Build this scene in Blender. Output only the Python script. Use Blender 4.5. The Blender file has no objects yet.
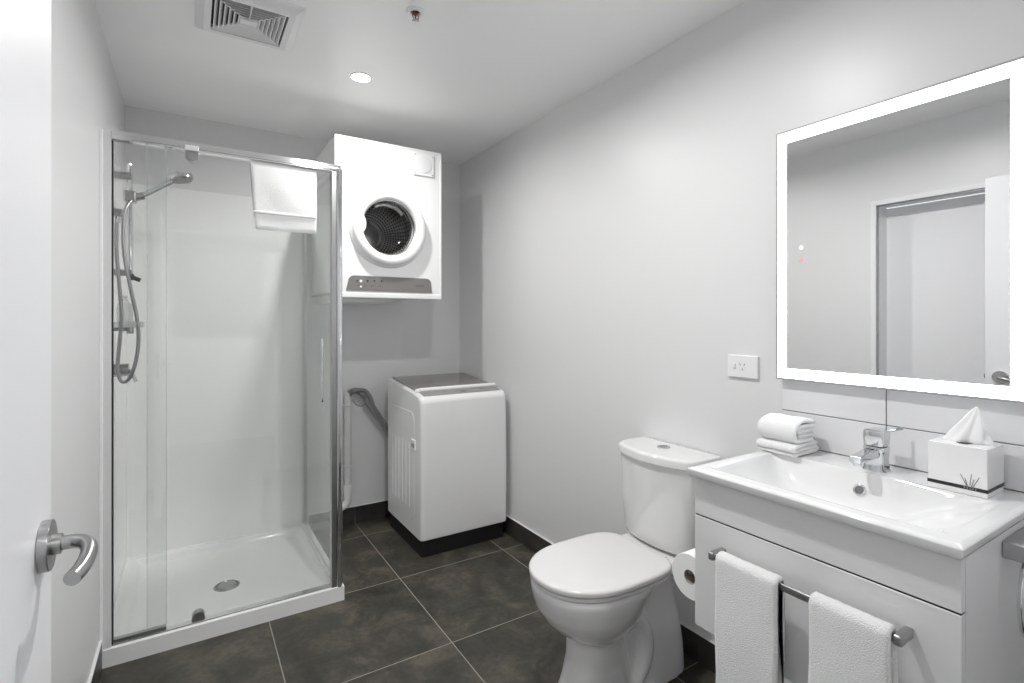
import bpy, bmesh, math, random
from mathutils import Vector, Matrix
random.seed(7)
sc = bpy.context.scene
COL = sc.collection
PI = math.pi

# ------------------------------------------------------------------ camera
F_PX, YAW, V0, H = 512.148, math.radians(32.1885), 319.91, 1.293
cam = bpy.data.objects.new('camera', bpy.data.cameras.new('camera'))
COL.objects.link(cam)
cam.location = (0, 0, H)
cam.rotation_euler = (PI / 2, 0, -YAW)
cam.data.sensor_width = 36
cam.data.lens = 36 * F_PX / 1024
cam.data.shift_y = -(341.5 - V0) / 1024
cam.data.clip_start = 0.01
sc.camera = cam
sc.view_settings.view_transform = 'Standard'
sc.view_settings.look = 'None'
sc.view_settings.gamma = 1
sc.view_settings.use_curve_mapping = False
sc.view_settings.exposure = 0.20

# ------------------------------------------------------------------ world
w = bpy.data.worlds.new('world'); sc.world = w; w.use_nodes = True
w.node_tree.nodes['Background'].inputs[0].default_value = (.9, .95, 1, 1)
w.node_tree.nodes['Background'].inputs[1].default_value = 1.5

# lamp powers (the lamps are built below; hall and window ones are added fill)
P_DOWN1, P_DOWN2, P_HALL_FILL, P_WINDOW_FILL, E_LED = 9.5, 13.0, 6.0, 9.0, 9.0

# ------------------------------------------------------------------ room numbers
XL, XR, YB, YN, HC = -.283, 1.632, 3.296, .08, 2.4
TILE, TX0, TY0 = .6019, .2883, 1.8653

# ------------------------------------------------------------------ materials
def mat(name, col=(.8, .8, .8), rough=.5, metal=0, coat=0, bump=0, bscale=200, emit=None, es=0, spec=None, sheen=0, bdist=.001, bdetail=3):
    m = bpy.data.materials.new(name); m.use_nodes = True
    nt = m.node_tree; b = nt.nodes['Principled BSDF']
    b.inputs['Base Color'].default_value = (*col, 1)
    b.inputs['Roughness'].default_value = rough
    b.inputs['Metallic'].default_value = metal
    if coat: b.inputs['Coat Weight'].default_value = coat; b.inputs['Coat Roughness'].default_value = .05
    if sheen: b.inputs['Sheen Weight'].default_value = sheen
    if spec is not None: b.inputs['Specular IOR Level'].default_value = spec
    if emit: b.inputs['Emission Color'].default_value = (*emit, 1); b.inputs['Emission Strength'].default_value = es
    tc = nt.nodes.new('ShaderNodeTexCoord')
    n = nt.nodes.new('ShaderNodeTexNoise'); n.inputs['Scale'].default_value = bscale; n.inputs['Detail'].default_value = bdetail
    nt.links.new(tc.outputs['Object'], n.inputs['Vector'])
    if bump:
        bp = nt.nodes.new('ShaderNodeBump'); bp.inputs['Strength'].default_value = bump; bp.inputs['Distance'].default_value = bdist
        nt.links.new(n.outputs['Fac'], bp.inputs['Height']); nt.links.new(bp.outputs['Normal'], b.inputs['Normal'])
    else:                       # a faint roughness variation
        mr = nt.nodes.new('ShaderNodeMapRange'); mr.inputs[3].default_value = max(0, rough - .02); mr.inputs[4].default_value = rough + .02
        n.inputs['Scale'].default_value = 12
        nt.links.new(n.outputs['Fac'], mr.inputs[0]); nt.links.new(mr.outputs[0], b.inputs['Roughness'])
    return m

M = {}
M['paint'] = mat('wall_paint', (.72, .72, .722), .38, bump=.08, bscale=240)
M['ceil'] = mat('ceiling_paint', (.92, .92, .92), .42, bump=.05, bscale=200)
M['doorw'] = mat('door_paint', (.80, .80, .815), .32, bump=.03, bscale=60)
M['acryl'] = mat('acrylic_white', (.90, .90, .89), .14, coat=.3)
M['ceramic'] = mat('ceramic_white', (.76, .76, .755), .08, coat=.5)
M['seat'] = mat('seat_plastic', (.70, .69, .68), .18)
M['chrome'] = mat('chrome', (.70, .71, .72), .06, 1)
M['satin'] = mat('satin_chrome', (.42, .42, .42), .24, 1)
M['hosem'] = mat('metal_hose', (.34, .34, .34), .35, 1)
M['steel'] = mat('brushed_steel', (.42, .42, .42), .3, 1)
M['alu'] = mat('polished_aluminium', (.80, .80, .80), .09, 1)
M['cab'] = mat('cabinet_lacquer', (.74, .74, .745), .3)
M['appl'] = mat('appliance_white', (.87, .87, .865), .22, coat=.2)
M['appl2'] = mat('washer_white', (.80, .80, .80), .24, coat=.2)
M['grey'] = mat('panel_grey', (.20, .19, .185), .38)
M['greyl'] = mat('panel_grey_light', (.27, .265, .26), .35)
M['lidglass'] = mat('lid_smoked', (.17, .16, .15), .12, coat=.4)
M['black'] = mat('black_plastic', (.008, .008, .008), .5)
M['dark'] = mat('dark_recess', (.02, .02, .02), .7)
M['towel'] = mat('terry_cotton', (.91, .91, .905), .95, bump=.9, bscale=420, sheen=.4, bdist=.004)
M['towelband'] = mat('woven_band', (.80, .80, .79), .9, bump=.4, bscale=900, bdist=.002)
M['tissue'] = mat('tissue_paper', (.86, .86, .86), .9, bump=.2, bscale=90)
M['paper'] = mat('toilet_paper', (.87, .87, .86), .95, bump=.3, bscale=250)
M['card'] = mat('cardboard_core', (.32, .29, .26), .9)
M['plast'] = mat('white_plastic', (.80, .80, .80), .35)
M['pvc'] = mat('grey_pvc', (.62, .62, .62), .4)
M['pvcw'] = mat('white_pvc', (.75, .75, .74), .35)
M['hose'] = mat('hose_grey', (.22, .22, .22), .5)
M['red'] = mat('sprinkler_red', (.35, .04, .02), .25)
M['bronze'] = mat('sprinkler_frame', (.25, .17, .13), .35, 1)
M['boxw'] = mat('box_white', (.80, .80, .80), .12, coat=.6)
M['ink'] = mat('ink_black', (.012, .012, .012), .35)
M['inkg'] = mat('ink_grey', (.12, .12, .12), .5)
M['drum'] = mat('drum_rim_steel', (.55, .54, .53), .25, 1)
M['grout'] = mat('tile_joint', (.16, .16, .16), .8)
M['led'] = mat('led_strip', (1, 1, 1), .5, emit=(.88, .94, 1), es=E_LED)
M['lamp'] = mat('lamp_diffuser', (1, 1, 1), .5, emit=(1, .99, .97), es=25)
M['dot'] = mat('touch_dot_white', (1, 1, 1), .5, emit=(1, 1, 1), es=1.2)
M['dotr'] = mat('touch_dot_red', (.8, .2, .2), .5, emit=(1, .25, .22), es=.45)
M['ledw'] = mat('indicator_white', (.9, .9, .9), .4)
M['edge'] = mat('mirror_edge', (.38, .38, .38), .4)
M['mirror'] = mat('mirror_silver', (.88, .885, .88), .0, 1)
M['mirror'].node_tree.links.clear()
nt = M['mirror'].node_tree; nt.links.new(nt.nodes['Principled BSDF'].outputs[0], nt.nodes['Material Output'].inputs[0])

def glass_mat(name, tint, k=1.0, haze=0.0):
    m = bpy.data.materials.new(name); m.use_nodes = True; nt = m.node_tree; nt.nodes.clear()
    o = nt.nodes.new('ShaderNodeOutputMaterial'); g = nt.nodes.new('ShaderNodeNewGeometry')
    d = nt.nodes.new('ShaderNodeVectorMath'); d.operation = 'DOT_PRODUCT'
    nt.links.new(g.outputs['Normal'], d.inputs[0]); nt.links.new(g.outputs['Incoming'], d.inputs[1])
    def mth(op, a, b=None):
        n = nt.nodes.new('ShaderNodeMath'); n.operation = op
        for i, v in enumerate((a, b)):
            if v is None: continue
            if isinstance(v, (int, float)): n.inputs[i].default_value = v
            else: nt.links.new(v, n.inputs[i])
        return n.outputs[0]
    c = mth('ABSOLUTE', d.outputs['Value']); c = mth('SUBTRACT', 1.0, c); c = mth('POWER', c, 5.0)
    c = mth('MULTIPLY', c, .96); c = mth('ADD', c, .04); c = mth('MULTIPLY', c, k)
    t = nt.nodes.new('ShaderNodeBsdfTransparent'); t.inputs[0].default_value = (*tint, 1)
    gl = nt.nodes.new('ShaderNodeBsdfGlossy'); gl.inputs['Roughness'].default_value = .01
    base = t.outputs[0]
    if haze:
        df = nt.nodes.new('ShaderNodeBsdfDiffuse'); df.inputs[0].default_value = (.8, .82, .8, 1)
        hm = nt.nodes.new('ShaderNodeMixShader'); hm.inputs[0].default_value = haze
        nt.links.new(t.outputs[0], hm.inputs[1]); nt.links.new(df.outputs[0], hm.inputs[2]); base = hm.outputs[0]
    mx = nt.nodes.new('ShaderNodeMixShader')
    nt.links.new(c, mx.inputs[0]); nt.links.new(base, mx.inputs[1]); nt.links.new(gl.outputs[0], mx.inputs[2])
    nt.links.new(mx.outputs[0], o.inputs[0])
    return m
M['glass'] = glass_mat('shower_glass', (.985, .992, .988), 1.0, .015)
M['seal'] = glass_mat('clear_seal', (.95, .96, .955), 1.0, .12)
M['bowlglass'] = glass_mat('door_bowl_glass', (.93, .93, .93), 1.2)
M['bottle'] = glass_mat('clear_plastic', (.95, .95, .95), 1.0, .35)

def floor_mat():
    m = bpy.data.materials.new('slate_floor_tile'); m.use_nodes = True; nt = m.node_tree; b = nt.nodes['Principled BSDF']
    L = nt.links.new
    g = nt.nodes.new('ShaderNodeNewGeometry'); s = nt.nodes.new('ShaderNodeSeparateXYZ'); L(g.outputs['Position'], s.inputs[0])
    def mth(op, *a):
        n = nt.nodes.new('ShaderNodeMath'); n.operation = op
        for i, v in enumerate(a):
            if isinstance(v, (int, float)): n.inputs[i].default_value = v
            else: L(v, n.inputs[i])
        return n.outputs[0]
    def line(c, off):
        f = mth('FRACT', mth('DIVIDE', mth('ADD', c, 100 * TILE - off), TILE))
        return mth('MULTIPLY', mth('ABSOLUTE', mth('SUBTRACT', mth('FRACT', mth('ADD', f, .5)), .5)), TILE), mth('FLOOR', mth('DIVIDE', mth('ADD', c, 100 * TILE - off), TILE))
    dx, ix = line(s.outputs[0], TX0); dy, iy = line(s.outputs[1], TY0)
    dmin = mth('MINIMUM', dx, dy)
    gr = nt.nodes.new('ShaderNodeMapRange'); gr.inputs[1].default_value = .0014; gr.inputs[2].default_value = .0022
    gr.inputs[3].default_value = 1; gr.inputs[4].default_value = 0; L(dmin, gr.inputs[0])
    # every tile takes its own piece of the pattern
    cb = nt.nodes.new('ShaderNodeCombineXYZ'); L(mth('MULTIPLY', ix, 7.31), cb.inputs[0]); L(mth('MULTIPLY', iy, 3.77), cb.inputs[1]); L(mth('MULTIPLY', mth('ADD', ix, iy), 1.9), cb.inputs[2])
    va = nt.nodes.new('ShaderNodeVectorMath'); L(g.outputs['Position'], va.inputs[0]); L(cb.outputs[0], va.inputs[1])
    n1 = nt.nodes.new('ShaderNodeTexNoise'); n1.inputs['Scale'].default_value = 5.5; n1.inputs['Detail'].default_value = 9; n1.inputs['Roughness'].default_value = .62; n1.inputs['Distortion'].default_value = .7
    L(va.outputs[0], n1.inputs['Vector'])
    n2 = nt.nodes.new('ShaderNodeTexNoise'); n2.inputs['Scale'].default_value = 42; n2.inputs['Detail'].default_value = 6; n2.inputs['Roughness'].default_value = .7
    L(va.outputs[0], n2.inputs['Vector'])
    cr = nt.nodes.new('ShaderNodeValToRGB'); e = cr.color_ramp.elements
    e[0].position = .36; e[0].color = (.022, .0205, .015, 1); e[1].position = .66; e[1].color = (.115, .098, .074, 1)
    e2 = cr.color_ramp.elements.new(.5); e2.color = (.048, .044, .034, 1)
    L(mth('ADD', mth('MULTIPLY', n1.outputs['Fac'], .72), mth('MULTIPLY', n2.outputs['Fac'], .28)), cr.inputs[0])
    mx = nt.nodes.new('ShaderNodeMix'); mx.data_type = 'RGBA'; mx.inputs[7].default_value = (.30, .285, .25, 1)
    L(gr.outputs[0], mx.inputs[0]); L(cr.outputs[0], mx.inputs[6]); L(mx.outputs[2], b.inputs['Base Color'])
    rr = nt.nodes.new('ShaderNodeMapRange'); rr.inputs[3].default_value = .38; rr.inputs[4].default_value = .6; L(n1.outputs['Fac'], rr.inputs[0]); L(rr.outputs[0], b.inputs['Roughness'])
    bp = nt.nodes.new('ShaderNodeBump'); bp.inputs['Strength'].default_value = .35; bp.inputs['Distance'].default_value = .002
    L(mth('SUBTRACT', n2.outputs['Fac'], mth('MULTIPLY', gr.outputs[0], .8)), bp.inputs['Height']); L(bp.outputs[0], b.inputs['Normal'])
    return m
M['floor'] = floor_mat()

def skirt_mat():
    m = bpy.data.materials.new('slate_skirting'); m.use_nodes = True; nt = m.node_tree; b = nt.nodes['Principled BSDF']; L = nt.links.new
    g = nt.nodes.new('ShaderNodeNewGeometry')
    n1 = nt.nodes.new('ShaderNodeTexNoise'); n1.inputs['Scale'].default_value = 7; n1.inputs['Detail'].default_value = 8; L(g.outputs['Position'], n1.inputs['Vector'])
    cr = nt.nodes.new('ShaderNodeValToRGB'); e = cr.color_ramp.elements
    e[0].position = .3; e[0].color = (.020, .020, .018, 1); e[1].position = .75; e[1].color = (.070, .064, .056, 1)
    L(n1.outputs['Fac'], cr.inputs[0]); L(cr.outputs[0], b.inputs['Base Color']); b.inputs['Roughness'].default_value = .4
    return m
M['skirt'] = skirt_mat()

def perforated():
    m = bpy.data.materials.new('perforated_drum'); m.use_nodes = True; nt = m.node_tree; b = nt.nodes['Principled BSDF']; L = nt.links.new
    uv = nt.nodes.new('ShaderNodeUVMap')
    mp = nt.nodes.new('ShaderNodeMapping'); mp.inputs['Scale'].default_value = (64, 58, 1); L(uv.outputs[0], mp.inputs[0])
    v = nt.nodes.new('ShaderNodeTexVoronoi'); v.inputs['Randomness'].default_value = 0; v.inputs['Scale'].default_value = 1; L(mp.outputs[0], v.inputs['Vector'])
    r = nt.nodes.new('ShaderNodeMath'); r.operation = 'LESS_THAN'; r.inputs[1].default_value = .30; L(v.outputs['Distance'], r.inputs[0])
    mx = nt.nodes.new('ShaderNodeMix'); mx.data_type = 'RGBA'; mx.inputs[6].default_value = (.42, .41, .40, 1); mx.inputs[7].default_value = (.012, .012, .012, 1)
    L(r.outputs[0], mx.inputs[0]); L(mx.outputs[2], b.inputs['Base Color']); b.inputs['Metallic'].default_value = .75; b.inputs['Roughness'].default_value = .35
    return m
M['perf'] = perforated()

# ------------------------------------------------------------------ helpers
ORG = {}                                   # world position of every object's origin
def tag(o, label=None, cat=None, group=None, kind=None):
    if label: o['label'] = label
    if cat: o['category'] = cat
    if group: o['group'] = group
    if kind: o['kind'] = kind
    return o
def thing(name, loc, label, cat, group=None):
    o = bpy.data.objects.new(name, None); o.empty_display_size = .05; COL.objects.link(o); o.location = loc
    ORG[o] = Vector(loc); return tag(o, label, cat, group)
def struct_root(name, loc):
    o = bpy.data.objects.new(name, None); o.empty_display_size = .05; COL.objects.link(o); o.location = loc
    ORG[o] = Vector(loc); o['kind'] = 'structure'; return o
def obj(name, bm, m, parent=None, smooth=True, label=None, angle=40, mods=(), kind=None):
    """world-space bmesh -> one mesh object, origin at its bbox centre"""
    bmesh.ops.recalc_face_normals(bm, faces=bm.faces)
    lo = Vector((min(v.co[i] for v in bm.verts) for i in range(3))); hi = Vector((max(v.co[i] for v in bm.verts) for i in range(3)))
    c = (lo + hi) / 2
    if parent is None: c.z = lo.z
    bmesh.ops.translate(bm, verts=bm.verts, vec=-c)
    me = bpy.data.meshes.new(name); bm.to_mesh(me); bm.free()
    ms = m if isinstance(m, (list, tuple)) else [m]
    for x in ms: me.materials.append(x)
    o = bpy.data.objects.new(name, me); COL.objects.link(o)
    if parent is not None:
        o.parent = parent; o.location = c - ORG[parent]
    else: o.location = c
    ORG[o] = c
    if smooth:
        me.polygons.foreach_set('use_smooth', [True] * len(me.polygons))
        me.update()
        for e in me.edges: pass
        bm2 = bmesh.new(); bm2.from_mesh(me); ca = math.radians(angle)
        for e in bm2.edges:
            if len(e.link_faces) == 2 and e.calc_face_angle(0) > ca: e.smooth = False
        bm2.to_mesh(me); bm2.free()
    if smooth and 'towel' not in name:
        wn = o.modifiers.new('n', 'WEIGHTED_NORMAL'); wn.keep_sharp = True; wn.weight = 80
    if label: o['label'] = label
    if kind: o['kind'] = kind
    return o
def B(): return bmesh.new()
def box(bm, a, b, bev=0, seg=3, mi=0, axis=None):
    a, b = Vector(a), Vector(b)
    vs = [bm.verts.new((x, y, z)) for x in (a.x, b.x) for y in (a.y, b.y) for z in (a.z, b.z)]
    fs = [bm.faces.new([vs[i] for i in q]) for q in ((0, 1, 3, 2), (4, 6, 7, 5), (0, 4, 5, 1), (2, 3, 7, 6), (0, 2, 6, 4), (1, 5, 7, 3))]
    for f in fs: f.material_index = mi
    es = list({e for f in fs for e in f.edges})
    if axis is not None: es = [e for e in es if abs((e.verts[0].co - e.verts[1].co).normalized()[axis]) > .9]
    if bev: bmesh.ops.bevel(bm, geom=es, offset=bev, segments=seg, profile=.5, affect='EDGES', clamp_overlap=True)
    return bm
def loft(bm, rings, cap0=True, cap1=True, mi=0, closed=True):
    rs = [[bm.verts.new(p) for p in r] for r in rings]; n = len(rings[0])
    for a, b in zip(rs, rs[1:]):
        for i in range(n if closed else n - 1):
            f = bm.faces.new((a[i], a[(i + 1) % n], b[(i + 1) % n], b[i])); f.material_index = mi
    if cap0: bm.faces.new(rs[0][::-1]).material_index = mi
    if cap1: bm.faces.new(rs[-1]).material_index = mi
    return rs
def frame(ax):
    ax = Vector(ax).normalized(); t = Vector((0, 0, 1)) if abs(ax.z) < .9 else Vector((1, 0, 0))
    u = ax.cross(t).normalized(); return ax, u, ax.cross(u).normalized()
def lathe(bm, c, ax, prof, n=48, cap0=True, cap1=True, mi=0, sx=1, sy=1):
    """prof: (radius, distance along axis)"""
    ax, u, v = frame(ax); c = Vector(c)
    rings = [[c + ax * d + u * (math.cos(2 * PI * i / n) * r * sx) + v * (math.sin(2 * PI * i / n) * r * sy) for i in range(n)] for r, d in prof]
    return loft(bm, rings, cap0, cap1, mi)
def cyl(bm, a, b, r, n=32, bev=0, mi=0):
    a, b = Vector(a), Vector(b); L = (b - a).length
    pr = [(r, 0), (r, L)] if not bev else [(r - bev, 0), (r - bev * .3, bev * .3), (r, bev), (r, L - bev), (r - bev * .3, L - bev * .3), (r - bev, L)]
    return lathe(bm, a, b - a, pr, n, mi=mi)
def catmull(pts, k=8):
    P = [Vector(p) for p in pts]; P = [P[0] * 2 - P[1]] + P + [P[-1] * 2 - P[-2]]; out = []
    for i in range(1, len(P) - 2):
        for j in range(k):
            t = j / k; a, b, c, d = P[i - 1:i + 3]
            out.append(.5 * ((2 * b) + (c - a) * t + (2 * a - 5 * b + 4 * c - d) * t * t + (3 * b - a - 3 * c + d) * t ** 3))
    out.append(P[-2]); return out
def tube(bm, pts, r, n=12, k=8, rf=None, mi=0, flat=(1, 1), up=None):
    P = catmull(pts, k) if k > 1 else [Vector(p) for p in pts]
    rings = []; prev = None
    for i, p in enumerate(P):
        t = (P[min(i + 1, len(P) - 1)] - P[max(i - 1, 0)]).normalized()
        if prev is None: _, u, v = frame(t)
        else:
            u = (prev - t * prev.dot(t)).normalized(); v = t.cross(u)
        prev = u; rr = rf(i / (len(P) - 1)) if rf else r
        rings.append([p + u * (math.cos(2 * PI * j / n) * rr * flat[0]) + v * (math.sin(2 * PI * j / n) * rr * flat[1]) for j in range(n)])
    return loft(bm, rings, mi=mi)
def sell(xf, xc, xb, w, yc, z, nf=2.2, nr=3.2, N=64):
    out = []
    for i in range(N):
        t = 2 * PI * i / N; c, s = math.cos(t), math.sin(t)
        n = nf if c < 0 else nr; a = (xc - xf) if c < 0 else (xb - xc)
        out.append(Vector((xc + math.copysign(abs(c) ** (2 / n), c) * a, yc + math.copysign(abs(s) ** (2 / n), s) * w, z)))
    return out
def prism(bm, poly, axis, a, b, mi=0):
    """poly in the two other axes, extruded along axis from a to b"""
    def P(p, t):
        q = list(p); q.insert(axis, t); return q
    return loft(bm, [[P(p, a) for p in poly], [P(p, b) for p in poly]], mi=mi)
def rrect(x0, y0, x1, y1, r, n=6):
    pts = []
    for cx, cy, a0 in ((x1 - r, y1 - r, 0), (x0 + r, y1 - r, 90), (x0 + r, y0 + r, 180), (x1 - r, y0 + r, 270)):
        for i in range(n + 1):
            a = math.radians(a0 + 90 * i / n); pts.append((cx + r * math.cos(a), cy + r * math.sin(a)))
    return pts
def wob(bm, amp, sc_=8.0, seed=0):
    from mathutils import noise
    for v in bm.verts:
        n = noise.noise_vector(v.co * sc_ + Vector((seed, seed * 2, 0))); v.co += n * amp
def area(name, loc, rot, size, power, col, parent=None, spread=180, shape='DISK', sy=None):
    l = bpy.data.lights.new(name, 'AREA'); l.shape = shape; l.size = size; l.energy = power; l.color = col; l.spread = math.radians(spread)
    if sy: l.size_y = sy
    o = bpy.data.objects.new(name, l); COL.objects.link(o); o.rotation_euler = rot
    if parent is not None: o.parent = parent; o.location = Vector(loc) - ORG[parent]
    else: o.location = loc
    return o

# ------------------------------------------------------------------ room shell
T = .1
bm = B(); box(bm, (-1.2, -1.5, -.08), (XR + T, YB + T, 0)); obj('floor', bm, M['floor'], smooth=False, kind='structure')
bm = B(); box(bm, (-1.2, -1.5, HC), (XR + T, YB + T, HC + .08)); obj('ceiling', bm, M['ceil'], smooth=False, kind='structure')
bm = B(); box(bm, (XR, YN - T, 0), (XR + T, YB + T, HC)); obj('wall_right', bm, M['paint'], smooth=False, kind='structure')
bm = B(); box(bm, (XL - T - .1, YB, 0), (XR, YB + T, HC)); obj('wall_back', bm, M['paint'], smooth=False, kind='structure')
DY0, DY1, DZ = .56, 1.452, 1.994           # second doorway, seen in the mirror
bm = B(); box(bm, (XL - .14, DY1, 0), (XL, YB, HC)); box(bm, (XL - .14, YN - T, 0), (XL, DY0, HC)); box(bm, (XL - .14, DY0, DZ), (XL, DY1, HC))
obj('wall_left', bm, M['paint'], smooth=False, kind='structure')
OX0, OX1, OZ = -.20, .66, 2.03             # the doorway the camera stands in
bm = B(); box(bm, (XL, YN - T, 0), (OX0, YN, HC)); box(bm, (OX1, YN - T, 0), (XR, YN, HC)); box(bm, (OX0, YN - T, OZ), (OX1, YN, HC))
obj('wall_near', bm, M['paint'], smooth=False, kind='structure')
# corridor behind the camera
bm = B(); box(bm, (-1.2, -1.5, 0), (XR + T, -1.4, HC)); obj('wall_hall', bm, M['paint'], smooth=False, kind='structure')
bm = B(); box(bm, (-1.2, -1.4, 0), (-1.1, YN - T, HC)); obj('wall_hall_left', bm, M['paint'], smooth=False, kind='structure')
HW0, HW1, HZ0, HZ1 = -1.25, -.25, .75, 2.15
bm = B(); box(bm, (XR, -1.4, 0), (XR + T, HW0, HC)); box(bm, (XR, HW1, 0), (XR + T, YN - T, HC)); box(bm, (XR, HW0, 0), (XR + T, HW1, HZ0)); box(bm, (XR, HW0, HZ1), (XR + T, HW1, HC))
obj('wall_hall_right', bm, M['paint'], smooth=False, kind='structure')
wr = struct_root('fill_window_1', (XR + .05, -.75, HZ0)); X0, X1 = XR + .03, XR + .07  # invented window, unseen, added to send fill light through the doorway
bm = B()
for a, b in (((X0, HW0, HZ0), (X1, HW0 + .04, HZ1)), ((X0, HW1 - .04, HZ0), (X1, HW1, HZ1)), ((X0, HW0 + .04, HZ0), (X1, HW1 - .04, HZ0 + .04)), ((X0, HW0 + .04, HZ1 - .04), (X1, HW1 - .04, HZ1))): box(bm, a, b)
obj('fill_window_frame', bm, M['doorw'], wr, smooth=False)
bm = B(); box(bm, (X0 + .018, HW0 + .04, HZ0 + .04), (X0 + .022, HW1 - .04, HZ1 - .04)); obj('fill_window_pane', bm, M['glass'], wr, smooth=False)
area('window_fill', (XR - .01, -.75, 1.45), (0, PI / 2, 0), 1.3, P_WINDOW_FILL, (.95, .98, 1), wr, 180, 'RECTANGLE', .9)  # fill lamp of the invented window, added to brighten the bathroom
bm = B(); box(bm, (-1.1, YN - T, 0), (XL - .14, YN, HC)); obj('wall_hall_near', bm, M['paint'], smooth=False, kind='structure')

# closed white door set back in the left wall (seen only in the mirror)
r = struct_root('door_2', (XL, (DY0 + DY1) / 2, 0))
bm = B(); t = .016
box(bm, (XL - .14, DY1 - t, 0), (XL + .008, DY1 + .012, DZ + .012), .002, 1); box(bm, (XL - .14, DY0 - .012, 0), (XL + .008, DY0 + t, DZ + .012), .002, 1)
box(bm, (XL - .14, DY0 + t, DZ - t), (XL + .008, DY1 - t, DZ + .012), .002, 1)
obj('door_frame', bm, M['doorw'], r, smooth=False)
bm = B(); box(bm, (XL - .02, DY1 - t - .006, 0), (XL - .002, DY1 - t, DZ - t)); box(bm, (XL - .02, DY0 + t, DZ - t - .006), (XL - .002, DY1 - t, DZ - t))
obj('frame_seal', bm, M['satin'], r, smooth=False)
bm = B(); box(bm, (XL - .165, DY0 + t, .008), (XL - .13, DY1 - t - .002, DZ - t - .004), .002, 1)
obj('door_leaf', bm, M['doorw'], r, smooth=False)

# skirting tiles with their joints
SK = .105
def skirt(name, a, b, horiz):
    """a, b: corners in plan; joints follow the floor tiles"""
    bm = B(); th = .009; s0, s1 = (a[0], b[0]) if horiz else (a[1], b[1])
    cuts = [s0]; k = -8; off = TX0 if horiz else TY0
    ks = sorted(off + i * TILE for i in range(-8, 12)); ks += [q + TILE / 2 for q in ks]
    cuts += sorted(q for q in ks if s0 + .02 < q < s1 - .02) + [s1]
    for p, q in zip(cuts, cuts[1:]):
        g = .0012
        if horiz: box(bm, (p + g, a[1], .002), (q - g, b[1], SK), .001, 1)
        else: box(bm, (a[0], p + g, .002), (b[0], q - g, SK), .001, 1)
    obj(name, bm, M['skirt'], smooth=False, kind='structure')
skirt('baseboard_right', (XR - .009, YN), (XR, YB), False)
skirt('baseboard_back', (.612, YB - .009), (XR - .01, YB), True)
skirt('baseboard_left', (XL, DY1 + .014), (XL + .009, 2.41), False)
bm = B(); box(bm, (XR - .010, YN, SK), (XR, YB, SK + .004), .001, 1); box(bm, (.612, YB - .010, SK), (XR - .01, YB, SK + .004), .001, 1)
box(bm, (XL, DY1 + .014, SK), (XL + .010, 2.41, SK + .004), .001, 1)
obj('trim_1', bm, M['paint'], smooth=False, kind='structure')

# splashback tiles
bm = B()
g = .0013; zs = [.79, .8955, 1.0025, 1.106]; ys = [.04, .345, .645, .939]
for z0, z1 in zip(zs, zs[1:]):
    for y0, y1 in zip(ys, ys[1:]): box(bm, (XR - .008, y0 + g, z0 + g), (XR, y1 - g, z1 - g), .0012, 1)
sp = obj('trim_2', bm, mat('splash_tile', (.74, .74, .75), .12, coat=.4), smooth=False, kind='structure')
bm = B(); box(bm, (XR - .0055, ys[0], zs[0]), (XR, ys[-1] - .001, zs[-1])); obj('trim_3', bm, M['grout'], smooth=False, kind='structure')

# ------------------------------------------------------------------ open door at the left, lever handle
LX, LY0, LY1 = -.156, .072, .906
r = struct_root('door_1', (LX - .02, LY0, 0))
bm = B(); box(bm, (LX - .038, LY0, .008), (LX, LY1, 2.0), .0015, 2); obj('door_leaf', bm, M['doorw'], r, smooth=False)
bm = B(); box(bm, (OX0 - .012, YN - T - .008, 0), (OX0 + .0, YN + .008, OZ)); box(bm, (OX1 - .02, YN - T - .008, 0), (OX1, YN + .008, OZ)); box(bm, (OX0, YN - T - .008, OZ - .02), (OX1, YN + .008, OZ))
obj('door_frame', bm, M['doorw'], r, smooth=False)
HY, HZ = .848, 1.012
bm = B(); cyl(bm, (LX, HY, HZ), (LX + .011, HY, HZ), .031, 48, .0015)
cyl(bm, (LX + .008, HY, HZ), (LX + .020, HY, HZ), .0125, 32, .0005)
hr = obj('door_handle', bm, M['steel'], r, label='brushed steel lever handle on round rose')
bm = B(); tube(bm, [(LX + .010, HY, HZ), (LX + .023, HY, HZ), (LX + .034, HY - .002, HZ), (LX + .044, HY - .010, HZ - .001), (LX + .050, HY - .026, HZ - .004), (LX + .050, HY - .046, HZ - .009), (LX + .047, HY - .066, HZ - .013), (LX + .042, HY - .084, HZ - .015)], .0087, 24, 8)
obj('lever', bm, M['steel'], hr, angle=50)
bm = B(); box(bm, (LX - .028, LY1, HZ - .10), (LX - .010, LY1 + .0015, HZ + .07)); box(bm, (LX - .024, LY1, HZ - .01), (LX - .014, LY1 + .009, HZ + .01), .002, 2)
obj('latch', bm, M['satin'], r, smooth=False)

# ------------------------------------------------------------------ shower enclosure
SX0, SX1, SF, ST = -.283, .605, 2.414, .065
t = thing('shower_enclosure', (.16, 2.86, 0), 'square glass shower cubicle with chrome frame and white tray in the left back corner', 'shower')
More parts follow.
